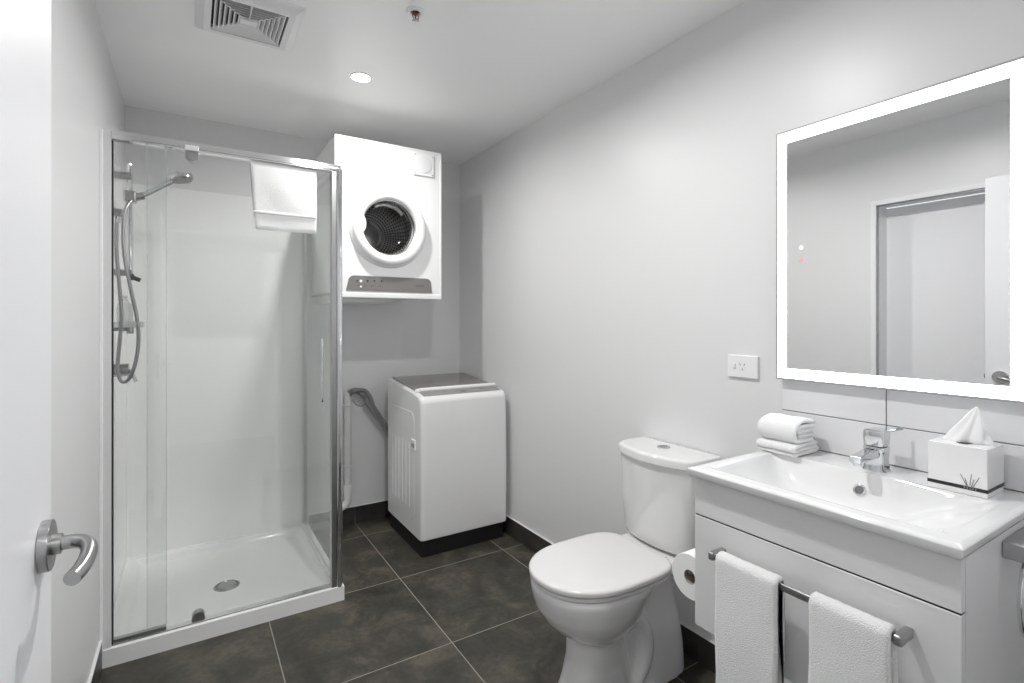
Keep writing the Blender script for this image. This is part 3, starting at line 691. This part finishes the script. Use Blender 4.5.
# bowl
S = [(.200, 1.150, 1.20, 1.25, .055), (.215, 1.110, 1.19, 1.275, .088), (.235, 1.072, 1.18, 1.300, .112), (.262, 1.030, 1.17, 1.322, .137), (.295, 1.000, 1.165, 1.340, .157), (.330, .979, 1.16, 1.352, .171), (.370, .967, 1.16, 1.372, .181), (.400, .962, 1.16, 1.42, .184), (.418, .966, 1.16, 1.44, .180)]
loft(bm, [sell(a, b, c, d, TY, z, 2.15, 2.4) for z, a, b, c, d in S])
# front pedestal
S = [(.0, 1.055, 1.20, 1.33, .117), (.012, 1.060, 1.20, 1.33, .113), (.06, 1.078, 1.20, 1.32, .102), (.13, 1.095, 1.20, 1.30, .094), (.20, 1.100, 1.19, 1.28, .094), (.25, 1.10, 1.19, 1.27, .10)]
loft(bm, [sell(a, b, c, d, TY, z, 2.4, 2.6) for z, a, b, c, d in S])
# hollow middle
loft(bm, [sell(1.15, 1.35, 1.55, w_, TY, z, 4, 4) for z, w_ in ((0, .100), (.03, .080), (.10, .072), (.20, .066), (.30, .066), (.37, .085))])
# rear pedestal
S = [(.0, 1.335, 1.46, 1.578, .112), (.012, 1.340, 1.46, 1.576, .109), (.10, 1.345, 1.46, 1.575, .102), (.20, 1.335, 1.45, 1.565, .088), (.28, 1.33, 1.44, 1.55, .072), (.34, 1.34, 1.44, 1.55, .070), (.385, 1.33, 1.46, 1.58, .09)]
loft(bm, [sell(a, b, c, d, TY, z, 3.4, 3.2) for z, a, b, c, d in S])
# deck for the cistern
loft(bm, [sell(1.28, 1.42, 1.605, w_, TY, z, 2.5, 5) for z, w_ in ((.352, .075), (.376, .105), (.396, .138), (.422, .158), (.434, .152))])
# trapway bulges on both sides
for s in (-1, 1):
    tube(bm, [(1.30, TY + s * .052, .27), (1.335, TY + s * .064, .245), (1.358, TY + s * .074, .20), (1.358, TY + s * .083, .14), (1.335, TY + s * .088, .08), (1.29, TY + s * .090, .03)], .03, 14, 8, rf=lambda u: .020 + .006 * math.sin(PI * u))
    tube(bm, [(1.12, TY + s * .088, .006), (1.24, TY + s * .096, .006), (1.38, TY + s * .100, .006)], .012, 10, 5)
pan = obj('pan', bm, M['ceramic'], t); pan.modifiers.clear()
rm = pan.modifiers.new('r', 'REMESH'); rm.mode = 'VOXEL'; rm.voxel_size = .0055; rm.use_smooth_shade = True
sm = pan.modifiers.new('s', 'SMOOTH'); sm.factor = .5; sm.iterations = 14
for s in (-1, 1):
    bm = B(); lathe(bm, (1.300, TY + s * .106, .016), (0, s, .8), [(.007, -.012), (.007, .001), (.004, .004), (.001, .005)], 16); obj('bolt_cap', bm, M['satin'], pan)
# seat + lid
def seat(z, g): return sell(.955 + g, 1.185, 1.432 - g, .190 - g, TY, z, 2.15, 4.6, 96)
bm = B(); loft(bm, [seat(.419, .008), seat(.422, .004), seat(.431, .004), seat(.434, .010)]); obj('seat_ring', bm, M['seat'], t)
bm = B(); loft(bm, [seat(.4355, .006), seat(.438, .001), seat(.448, .0), seat(.4535, .003), seat(.4565, .010), seat(.4580, .03), seat(.4588, .09)]); obj('lid', bm, M['seat'], t, angle=50)
for s in (-1, 1):
    bm = B(); cyl(bm, (1.437, TY + s * .10, .441), (1.437, TY + s * .055, .441), .007, 20, .001); obj('hinge', bm, M['plast'], t)
# cistern
def tank(z, hw, xb, d, bulge, N=40):
    out = []
    for i in range(N + 1):
        s = -math.cos(PI * i / N); rnd = (1 - abs(s) ** 22) ** (1 / 2.6) if abs(s) < 1 else 0
        out.append((xb - (.07 + (d - .07 + bulge * (1 - s * s)) * rnd if True else 0), TY + s * hw, z))
    out += [(xb, TY + hw, z), (xb, TY - hw, z)]
    return out
XBK = 1.626
bm = B(); loft(bm, [tank(.441, .158, XBK, .115, .030), tank(.447, .168, XBK, .125, .034), tank(.47, .173, XBK, .132, .036), tank(.60, .180, XBK, .138, .040), tank(.764, .186, XBK, .142, .044)]); ci = obj('cistern', bm, M['ceramic'], t, angle=50)
bm = B(); loft(bm, [tank(.764, .188, XBK, .146, .046), tank(.767, .1915, XBK, .150, .048), tank(.788, .1915, XBK, .150, .048), tank(.796, .189, XBK, .147, .047), tank(.800, .183, XBK, .138, .046)]); cl = obj('cistern_lid', bm, M['ceramic'], t, angle=50)
bm = B(); lathe(bm, (1.553, TY + .01, .800), (0, 0, 1), [(.026, -.001), (.026, .002), (.023, .0035), (.0215, .002)], 40, True, True); fb = obj('button_ring', bm, M['chrome'], cl)
for s in (-1, 1):
    bm = B(); pl = []
    for i in range(17):
        a = math.radians(-88 + 176 * i / 16); pl.append((1.553 + .0205 * math.sin(a), TY + .01 + s * (.0008 + .0205 * math.cos(a))))
    prism(bm, pl, 2, .801, .8045); obj('flush_button', bm, M['steel'], cl, smooth=False)

# ------------------------------------------------------------------ toilet roll
t = thing('toilet_roll_holder', (1.29, .918, .557), 'chrome toilet roll holder on the side of the vanity cabinet', 'toilet roll holder')
bm = B(); box(bm, (1.350, .9165, .537), (1.385, .924, .577), .002, 2); obj('mount_plate', bm, M['chrome'], t, angle=60)
bm = B(); tube(bm, [(1.37, .922, .557), (1.37, .965, .557), (1.362, .982, .5575), (1.34, .986, .5577), (1.232, .986, .5577)], .006, 14, 6); obj('arm', bm, M['chrome'], t)
t = thing('toilet_roll', (1.29, .986, .48), 'white toilet paper roll between the toilet and the vanity cabinet', 'toilet paper')
bm = B(); lathe(bm, (1.232, .986, .545), (1, 0, 0), [(.020, 0), (.0640, 0), (.0650, .002), (.0650, .098), (.0640, .10), (.020, .10)], 72, False, False)
obj('paper', bm, M['paper'], t, angle=50)
bm = B(); lathe(bm, (1.2315, .986, .545), (1, 0, 0), [(.0188, 0), (.0202, 0), (.0202, .101), (.0188, .101), (.0188, 0)], 40, False, False); obj('cardboard_core', bm, M['card'], t)

# ------------------------------------------------------------------ vanity cabinet
VX, VY0, VY1, VZ0, VZ1 = 1.165, .345, .916, .465, .870
t = thing('vanity_cabinet', (1.40, .63, VZ0), 'pale grey wall hung vanity cabinet with one deep drawer under the basin', 'cabinet')
bm = B(); box(bm, (VX + .018, VY0, VZ0), (XR - .009, VY0 + .016, VZ1)); box(bm, (VX + .018, VY1 - .016, VZ0), (XR - .009, VY1, VZ1)); box(bm, (VX + .018, VY0 + .016, VZ0), (XR - .009, VY1 - .016, VZ0 + .016)); box(bm, (XR - .025, VY0 + .016, VZ0 + .016), (XR - .009, VY1 - .016, .80)); obj('carcass', bm, M['cab'], t, smooth=False)
bm = B(); box(bm, (VX, VY0 + .0005, .768), (VX + .0175, VY1 - .0005, VZ1), .001, 1); obj('top_fascia', bm, M['cab'], t, smooth=False)
bm = B(); box(bm, (VX, VY0 + .0005, VZ0), (VX + .0175, VY1 - .0005, .764), .001, 1); obj('drawer_front', bm, M['cab'], t, smooth=False)
bm = B(); box(bm, (VX + .002, VY0 + .002, .763), (VX + .019, VY1 - .002, .769)); obj('shadow_gap', bm, M['dark'], t, smooth=False)

# basin
BX0, BX1, BY0, BY1, BZ = 1.143, XR - .0085, .337, .924, .895
t = thing('basin', (1.39, .637, VZ1), 'white ceramic basin top with a sloping bowl on the vanity cabinet', 'basin')
bm = B()
def lin(a, b, n): return [a + (b - a) * i / n for i in range(n + 1)]
gx = lin(BX0, BX1, 110); gy = lin(BY0, BY1, 130)
bx0, bx1, by0, by1 = 1.190, 1.487, .375, .885
def bz(x, y):
    q = [min(1, max(0, v)) for v in ((x - bx0) / .085, (bx1 - x) / .075, (by1 - y) / .10, (y - by0) / .16)]
    m_ = 1.0
    for v in q: m_ *= 1 - (1 - v) ** 2.3
    k = m_ ** .85 if m_ > 0 else 0
    D = .030 + .058 * ss(.36, .62, y) - .012 * ss(.62, .90, y)
    fall = D; r_ = 0
    # soft lip around the edge of the slab
    e = min(x - BX0, y - BY0, BY1 - y); lip = .004 * (1 - ss(0, .010, e))
    return BZ - k * fall - .0025 * r_ - lip
V = [[bm.verts.new((x, y, bz(x, y))) for y in gy] for x in gx]
for i in range(len(gx) - 1):
    for j in range(len(gy) - 1): bm.faces.new((V[i][j], V[i + 1][j], V[i + 1][j + 1], V[i][j + 1]))
edge = [V[i][0] for i in range(len(gx))] + [V[-1][j] for j in range(1, len(gy))] + [V[i][-1] for i in range(len(gx) - 2, -1, -1)] + [V[0][j] for j in range(len(gy) - 2, 0, -1)]
prev = edge
for dz, ins in ((-.006, .0), (-.018, .001), (-.0245, .005)):
    cur = []
    for v in edge:
        x, y = v.co.x, v.co.y
        if ins: x = min(max(x, BX0 + ins), BX1); y = min(max(y, BY0 + ins), BY1 - ins)
        cur.append(bm.verts.new((x, y, BZ + dz - .0005)))
    for i in range(len(edge)): j = (i + 1) % len(edge); bm.faces.new((prev[i], cur[i], cur[j], prev[j]))
    prev = cur
top_of = {v: p for v, p in zip(edge, prev)}
V2 = [[top_of[v] if v in top_of else bm.verts.new((v.co.x, v.co.y, min(BZ - .025, v.co.z - .010))) for v in row] for row in V]
for i in range(len(gx) - 1):
    for j in range(len(gy) - 1): bm.faces.new((V2[i][j], V2[i][j + 1], V2[i + 1][j + 1], V2[i + 1][j]))
ba = obj('ceramic_top', bm, M['ceramic'], t, angle=70)
bm = B(); oc = Vector((1.470, .643, bz(1.470, .643) + .0005)); nn = Vector((-(bz(1.470 + .004, .643) - bz(1.470 - .004, .643)), 0, .008)).normalized()
lathe(bm, oc, nn, [(.0150, -.006), (.0150, .0035), (.0130, .0050), (.0105, .0042), (.0105, -.003)], 32, False, False); ov = obj('overflow_ring', bm, M['chrome'], t)
bm = B(); lathe(bm, oc, nn, [(.0105, -.001), (.0106, .0028)], 24); obj('overflow_hole', bm, M['inkg'], ov)
wz = bz(1.33, .66)
bm = B(); lathe(bm, (1.335, .66, wz), (0, 0, 1), [(.030, -.002), (.030, .0015), (.026, .003), (.020, .002), (.019, .006), (.001, .008)], 36); obj('waste_plug', bm, M['chrome'], t)

# tap
t = thing('basin_tap', (1.545, .640, BZ), 'chrome single lever basin tap on the back ledge of the basin', 'tap')
bm = B(); P0 = rrect(-.026, -.026, .026, .026, .014)
loft(bm, [[(1.545 + x * k, .636 + y * k, z) for x, y in P0] for z, k in ((BZ - .001, 1.04), (BZ + .003, 1.06), (BZ + .006, .98), (.925, .90), (.945, .96), (.957, .99), (.959, .93))]); bd = obj('tap_body', bm, M['chrome'], t, angle=50)
bm = B(); pl = []
rings = []
for x, z, hw, hh in ((1.548, .943, .018, .013), (1.51, .943, .017, .012), (1.47, .940, .0155, .0105), (1.432, .937, .0145, .0095), (1.428, .937, .013, .008)):
    rings.append([(x, .636 + a, z + b) for a, b in rrect(-hw, -hh, hw, hh, hh * .6)])
loft(bm, rings); cyl(bm, (1.442, .636, .921), (1.442, .636, .932), .0105, 24, .001); obj('spout', bm, M['chrome'], t, angle=50)
bm = B()
loft(bm, [[(1.545 + x * k, .636 + y * k, z) for x, y in P0] for z, k in ((.960, .86), (.962, .95), (.985, 1.0), (.997, 1.0), (1.001, .94))])
loft(bm, [[(x, .636 + a, 1.0 + (1.545 - x) * s_ + b) for a, b in rrect(-.020 * w_, -.0025, .020 * w_, .0025, .002)] for x, s_, w_ in ((1.575, 0, .9), (1.53, 0, 1.0), (1.48, .10, .9), (1.462, .12, .8))][:2] + [])
tube(bm, [(1.555, .625, .997), (1.575, .612, 1.000), (1.60, .598, 1.005)], .004, 10, 5, flat=(1, 1)); obj('lever', bm, M['chrome'], t, angle=50)

# towel bar and towels
t = thing('towel_bar', (1.14, .615, .70), 'satin metal towel bar across the vanity drawer front', 'towel rail')
BXX, BZZ = 1.118, .697
bm = B(); box(bm, (BXX - .003, .424, BZZ - .008), (BXX + .003, .826, BZZ + .008), .0025, 2); obj('bar', bm, M['steel'], t, angle=60)
for y in (.424, .826):
    bm = B(); box(bm, (BXX - .008, y - .008, BZZ - .010), (VX + .0005, y + .008, BZZ + .010), .004, 3); obj('bar_end', bm, M['steel'], t, angle=60)
def hung(y0, y1, zf, zb, seed, label, ztop=BZZ + .015):
    prof = drape('t', BXX - .013, BXX + .013, None, ztop, zf, zb, 0, 0, .014, seed)
    bm = B(); cloth_from_profile(bm, prof, y0, y1, 'y', .013, .006, seed, 30)
    from mathutils import noise
    for v in bm.verts:
        n = noise.noise_vector(v.co * 190); v.co += n * .0011
    o = obj('hanging_towel', bm, M['towel'], angle=80); tag(o, label, 'towel', 'towels hung on the vanity towel bar'); return o
hung(.649, .806, .30, .40, 1.2, 'white towel hung on the vanity bar at the end nearer the toilet')
hung(.432, .580, .30, .40, 5.7, 'white towel hung on the vanity bar just below the tissue box, at the right end')

# towel ring on the right side of the cabinet
t = thing('towel_ring', (1.43, VY0, .83), 'chrome towel ring on the right side of the vanity cabinet', 'towel ring')
bm = B(); box(bm, (1.372, VY0 - .045, .818), (1.52, VY0, .852), .004, 3); obj('mount', bm, M['steel'], t, angle=60)
bm = B(); pts = [(1.448 + .088 * math.sin(2 * PI * i / 40), VY0 - .032, .742 + .088 * math.cos(2 * PI * i / 40) * 1.05) for i in range(41)]
tube(bm, pts, .0065, 14, 1); obj('ring', bm, M['chrome'], t)

# folded towels on the basin
def folded(yc, y0, y1, x0, z0, layers, th, depth, name, label, roll=False):
    bm = B()
    if not roll:
        # flat zig-zag folds seen end on
        path = []; z = z0 + th / 2; x_a, x_b = x0 + th / 2, x0 + depth - th / 2
        for k in range(layers):
            row = [(x_a + (x_b - x_a) * i / 8, z) for i in range(9)]
            if k % 2: row = row[::-1]
            path += row
            if k < layers - 1:
                xe = row[-1][0]; sg = 1 if k % 2 == 0 else -1
                for i in range(1, 5):
                    a = -PI / 2 + PI * i / 5; path.append((xe + sg * th * .5 * math.cos(a), z + th / 2 + th / 2 * math.sin(a)))
            z += th
    else:
        path = []
        # arched outer layer folding under itself
        h = layers * th
        for i in range(9): path.append((x0 + .02 + (depth - .04) * i / 8, z0 + th / 2))
        path = path[::-1]
        cx_, cz_, rx, rz = x0 + .034, z0 + h / 2, .030, h / 2 - th / 2
        for i in range(1, 9): a = -PI / 2 - PI * i / 8; path.append((cx_ + rx * math.cos(a), cz_ + rz * math.sin(a)))
        for i in range(1, 9): path.append((cx_ + (depth - .066) * i / 8, z0 + h - th / 2 + .004 * math.sin(PI * i / 8)))
        zc, rr_ = z0 + h - th / 2 - th / 2, th / 2
        for i in range(1, 6): a = PI / 2 - PI * i / 5; path.append((x0 + depth - .022 + .014 * math.cos(a), zc + rr_ * math.sin(a)))
        xa, xb = x0 + .030, x0 + depth - .028
        for i in range(1, 8): path.append((xb - (xb - xa) * i / 8, z0 + h - th * 1.5))
        for i in range(1, 5): a = PI / 2 + PI * i / 5; path.append((xa + rr_ * math.cos(a), z0 + h - th * 2 + rr_ * math.sin(a)))
        for i in range(0, 8): path.append((xa + (xb - xa) * i / 7, z0 + h - th * 2.5))
        for i in range(1, 5): a = PI / 2 - PI * i / 5; path.append((xb + rr_ * math.cos(a), z0 + h - th * 3 + rr_ * math.sin(a)))
        for i in range(0, 8): path.append((xb - (xb - xa) * i / 7, z0 + h - th * 3.5))
    n = len(path); P = [Vector(p) for p in path]
    cloth_from_profile(bm, path, y0, y1, 'y', th * .93, .0, 2, 22)
    from mathutils import noise
    for v in bm.verts:
        q = noise.noise_vector(v.co * 22); q2 = noise.noise_vector(v.co * 170); v.co += q * .0022 + q2 * .0008
    o = obj(name, bm, M['towel'], angle=80); tag(o, label, 'towel', 'folded towels on the basin'); return o
folded(0, .808, .930, 1.468, BZ + .002, 3, .0115, .125, 'folded_towel', 'white folded towel lying flat on the basin ledge, underneath the other')
folded(0, .812, .928, 1.472, BZ + .0365, 5, .0135, .118, 'folded_towel', 'white folded towel with a thick rolled front on top of the flat one', roll=True)

# tissue box
t = thing('tissue_box', (1.552, .454, BZ), 'glossy white tissue box with a black band at the right of the basin', 'tissue box')
tx0, tx1, ty0, ty1, tzt = 1.497, 1.606, .399, .508, 1.005
bm = B(); box(bm, (tx0, ty0, BZ), (tx1, ty1, tzt), .002, 2); tb = obj('box_body', bm, M['boxw'], t, angle=60)
bm = B(); e = .0006; box(bm, (tx0 - e, ty0 - e, BZ + .012), (tx1 + e, ty1 + e, BZ + .020)); obj('black_band', bm, M['ink'], tb, smooth=False, label='black band round the foot of the box')
bm = B(); e = .0007
for y, z0, z1, dy in ((.424, .916, .937, .009), (.430, .918, .941, .003), (.436, .916, .937, -.008), (.4275, .913, .930, .0045), (.4335, .913, .930, -.004)):
    prism(bm, [(y + .0004, z0), (y - .0014, z0), (y - dy * 1.25 - .0003, z1 + .003), (y - dy * 1.25 + .0009, z1 + .003)], 0, tx0 - e, tx0)
for i in range(5): box(bm, (tx0 - e * 1.8, .418 + i * .005, .909), (tx0 - e, .4205 + i * .005, .9135))
obj('emblem', bm, M['grey'], tb, smooth=False, label='small grey grass blade emblem')
bm = B(); lathe(bm, (1.553, .452, tzt), (0, 0, 1), [(.030, 0), (.030, .0006)], 32, sx=.55, sy=1.1); obj('slot', bm, M['dark'], tb)
# tissue: crumpled cone
t2 = None
bm = B(); rings = []
for k in range(13):
    u = k / 12; z = tzt - .008 + u * .094; rr = []
    for i in range(48):
        a = 2 * PI * i / 48; fold = 1 + .22 * math.sin(a * 3 + u * 2.2) * (1 - u * .3) + .13 * math.sin(a * 7 - u * 3)
        w_ = .043 * (1 - u) ** .9 + .0016; d = .018 * (1 - u) ** .8 + .0012
        if k == 0: w_ *= .7; d *= .7
        rr.append((1.553 + math.cos(a) * d * fold - .004 * u, .456 + math.sin(a) * w_ * fold - .024 * u + .014 * math.sin(u * PI) * 0, z + .004 * math.sin(a * 2) * (1 - u)))
    rings.append(rr)
loft(bm, rings); ti = obj('tissue', bm, M['tissue'], angle=80); tag(ti, 'white tissue standing up out of the tissue box', 'tissue')

# ------------------------------------------------------------------ mirror
MX, MY0, MY1, MZ0, MZ1 = 1.602, .345, .945, 1.103, 1.892
t = thing('illuminated_mirror', (XR, .645, MZ0), 'large rectangular wall mirror with a glowing white border above the basin', 'mirror')
bm = B(); box(bm, (MX + .006, MY0 + .004, MZ0 + .004), (XR - .0085, MY1 - .004, MZ1 - .004)); obj('backing', bm, M['plast'], t, smooth=False)
bm = B()
e, m0 = .0055, MX - .0008
for a, b in (((m0, MY0, MZ0), (XR - .012, MY0 + e, MZ1)), ((m0, MY1 - e, MZ0), (XR - .012, MY1, MZ1)), ((m0, MY0 + e, MZ0), (XR - .012, MY1 - e, MZ0 + e)), ((m0, MY0 + e, MZ1 - e), (XR - .012, MY1 - e, MZ1))): box(bm, a, b)
obj('edge_frame', bm, M['edge'], t, smooth=False)
bm = B(); box(bm, (MX, MY0 + .0056, MZ0 + .0056), (MX + .005, MY1 - .0056, MZ1 - .0056)); mg = obj('mirror_glass', bm, M['mirror'], t, smooth=False)
iy0, iy1, iz0, iz1, o_ = .387, .911, 1.139, 1.853, .006
bm = B(); x = MX - .0006
outer = [(x, MY0 + o_, MZ0 + o_), (x, MY1 - o_, MZ0 + o_), (x, MY1 - o_, MZ1 - o_), (x, MY0 + o_, MZ1 - o_)]; inner = [(x, iy0, iz0), (x, iy1, iz0), (x, iy1, iz1), (x, iy0, iz1)]
vo = [bm.verts.new(p) for p in outer]; vi = [bm.verts.new(p) for p in inner]; vo2 = [bm.verts.new((MX + .0001, p[1], p[2])) for p in outer]; vi2 = [bm.verts.new((MX + .0001, p[1], p[2])) for p in inner]
for i in range(4):
    j = (i + 1) % 4; bm.faces.new((vo[i], vo[j], vi[j], vi[i])); bm.faces.new((vo2[i], vo2[j], vo[j], vo[i])); bm.faces.new((vi[i], vi[j], vi2[j], vi2[i])); bm.faces.new((vi2[i], vi2[j], vo2[j], vo2[i]))
obj('light_border', bm, M['led'], t, smooth=False, label='glowing white border')
bm = B(); cyl(bm, (MX - .001, .865, 1.517), (MX, .865, 1.517), .0055, 24); obj('touch_button', bm, M['dot'], t, label='white touch button')
bm = B(); lathe(bm, (MX - .001, .865, 1.478), (1, 0, 0), [(.0035, 0), (.0055, 0), (.0055, .001), (.0035, .001), (.0035, 0)], 24, False, False); obj('touch_button', bm, M['dotr'], t, label='red touch button')

# power outlet
t = thing('power_outlet', (XR, 1.079, 1.131), 'white single power outlet with switch on the wall left of the mirror', 'power outlet')
bm = B(); box(bm, (XR - .010, 1.021, 1.092), (XR, 1.136, 1.170), .003, 2); pl_ = obj('face_plate', bm, M['plast'], t, angle=60)
bm = B(); box(bm, (XR - .014, 1.102, 1.124), (XR - .009, 1.114, 1.142), .002, 2); obj('rocker_switch', bm, M['plast'], pl_, angle=60)
bm = B()
for y, z, r_ in ((1.086, 1.138, 25), (1.070, 1.138, -25), (1.078, 1.121, 0)):
    c = Vector((XR - .0103, y, z)); a = math.radians(r_); d = Vector((0, math.sin(a), math.cos(a))) * .004; s_ = Vector((0, math.cos(a), -math.sin(a))) * .0011
    loft(bm, [[c - d - s_, c - d + s_, c + d + s_, c + d - s_], [p + Vector((.002, 0, 0)) for p in (c - d - s_, c - d + s_, c + d + s_, c + d - s_)]])
obj('socket_slots', bm, M['dark'], pl_, smooth=False)

# ------------------------------------------------------------------ ceiling fittings
def downlight(x, y, label, power, spread=168, hall=False):
    t = thing('downlight', (x, y, HC), label, 'ceiling light', 'round downlights in the ceiling')
    bm = B(); lathe(bm, (x, y, HC), (0, 0, -1), [(.041, .0015), (.042, .004), (.046, .0035), (.048, .0)], 48, False, False); obj('trim_ring', bm, M['plast'], t)
    bm = B(); lathe(bm, (x, y, HC), (0, 0, -1), [(.0415, .0), (.0415, .003), (.001, .0035)], 40, True, True); obj('lens', bm, M['lamp'], t)
    area('lamp', (x, y, HC - .007), (0, 0, 0), .066, power, (1, .992, .98), t, spread)
downlight(.661, 2.342, 'round recessed downlight in the ceiling in front of the dryer', P_DOWN1)
downlight(.69, 1.15, 'round recessed downlight in the ceiling in front of the vanity, out of frame', P_DOWN2)
downlight(.30, -.75, 'added fill downlight, unseen in the corridor ceiling behind the camera', P_HALL_FILL)  # unseen corridor lamp, added as fill from behind the camera

t = thing('sprinkler_head', (.685, 1.737, HC), 'small fire sprinkler with red bulb in a white ceiling cup', 'sprinkler')
bm = B(); lathe(bm, (.685, 1.737, HC), (0, 0, -1), [(.033, 0), (.032, .004), (.024, .009), (.018, .009), (.015, .001)], 40, True, False); obj('escutcheon', bm, M['plast'], t)
bm = B(); cyl(bm, (.685, 1.737, HC), (.685, 1.737, HC - .014), .0085, 16, .001); tube(bm, [(.677, 1.737, HC - .012), (.674, 1.737, HC - .022), (.683, 1.737, HC - .034)], .0018, 8, 4); tube(bm, [(.693, 1.737, HC - .012), (.696, 1.737, HC - .022), (.687, 1.737, HC - .034)], .0018, 8, 4)
obj('frame_arms', bm, M['bronze'], t)
bm = B(); lathe(bm, (.685, 1.737, HC - .034), (0, 0, -1), [(.012, 0), (.012, .0012), (.003, .002)], 24); obj('deflector', bm, M['satin'], t)
bm = B(); cyl(bm, (.685, 1.737, HC - .014), (.685, 1.737, HC - .032), .0028, 12, .0005); obj('glass_bulb', bm, M['red'], t)

# extractor grille
GX0, GX1, GY0, GY1 = .016, .350, 1.930, 2.260
t = thing('ceiling_vent', ((GX0 + GX1) / 2, (GY0 + GY1) / 2, HC), 'square white louvred extractor grille in the ceiling', 'vent')
gcx, gcy = (GX0 + GX1) / 2, (GY0 + GY1) / 2
def sq(h, z): return [(gcx - h, gcy - h, z), (gcx + h, gcy - h, z), (gcx + h, gcy + h, z), (gcx - h, gcy + h, z)]
bm = B(); loft(bm, [sq(.167, HC), sq(.167, HC - .006), sq(.140, HC - .024), sq(.118, HC - .024), sq(.118, HC - .002)], False, False); obj('grille_frame', bm, M['plast'], t, smooth=False)
bm = B(); box(bm, (gcx - .12, gcy - .12, HC - .003), (gcx + .12, gcy + .12, HC - .0005)); obj('fan_recess', bm, M['dark'], t, smooth=False)
bm = B(); h = .030
while h < .116:
    loft(bm, [sq(h - .0055, HC - .012), sq(h - .0035, HC - .012), sq(h + .0055, HC - .024), sq(h + .0035, HC - .024), sq(h - .0055, HC - .012)], False, False); h += .0150
for sx in (-1, 1):
    for sy in (-1, 1):
        a = Vector((gcx + sx * .018, gcy + sy * .018, HC - .019)); b = Vector((gcx + sx * .117, gcy + sy * .117, HC - .019)); tube(bm, [a, b], .0022, 6, 1)
box(bm, (gcx - .002, gcy - .118, HC - .024), (gcx + .002, gcy - .02, HC - .014))
obj('louvres', bm, M['plast'], t, smooth=False)
bm = B(); box(bm, (gcx - .028, gcy - .016, HC - .024), (gcx + .028, gcy + .016, HC - .010), .002, 1); obj('centre_plate', bm, M['plast'], t, smooth=False)

sc.cycles.max_bounces = 12; sc.cycles.diffuse_bounces = 6; sc.cycles.glossy_bounces = 6; sc.cycles.transparent_max_bounces = 16
sc.cycles.use_denoising = True
sc.cycles.caustics_reflective = True
sc.cycles.blur_glossy = 0
sc.cycles.sample_clamp_indirect = 12
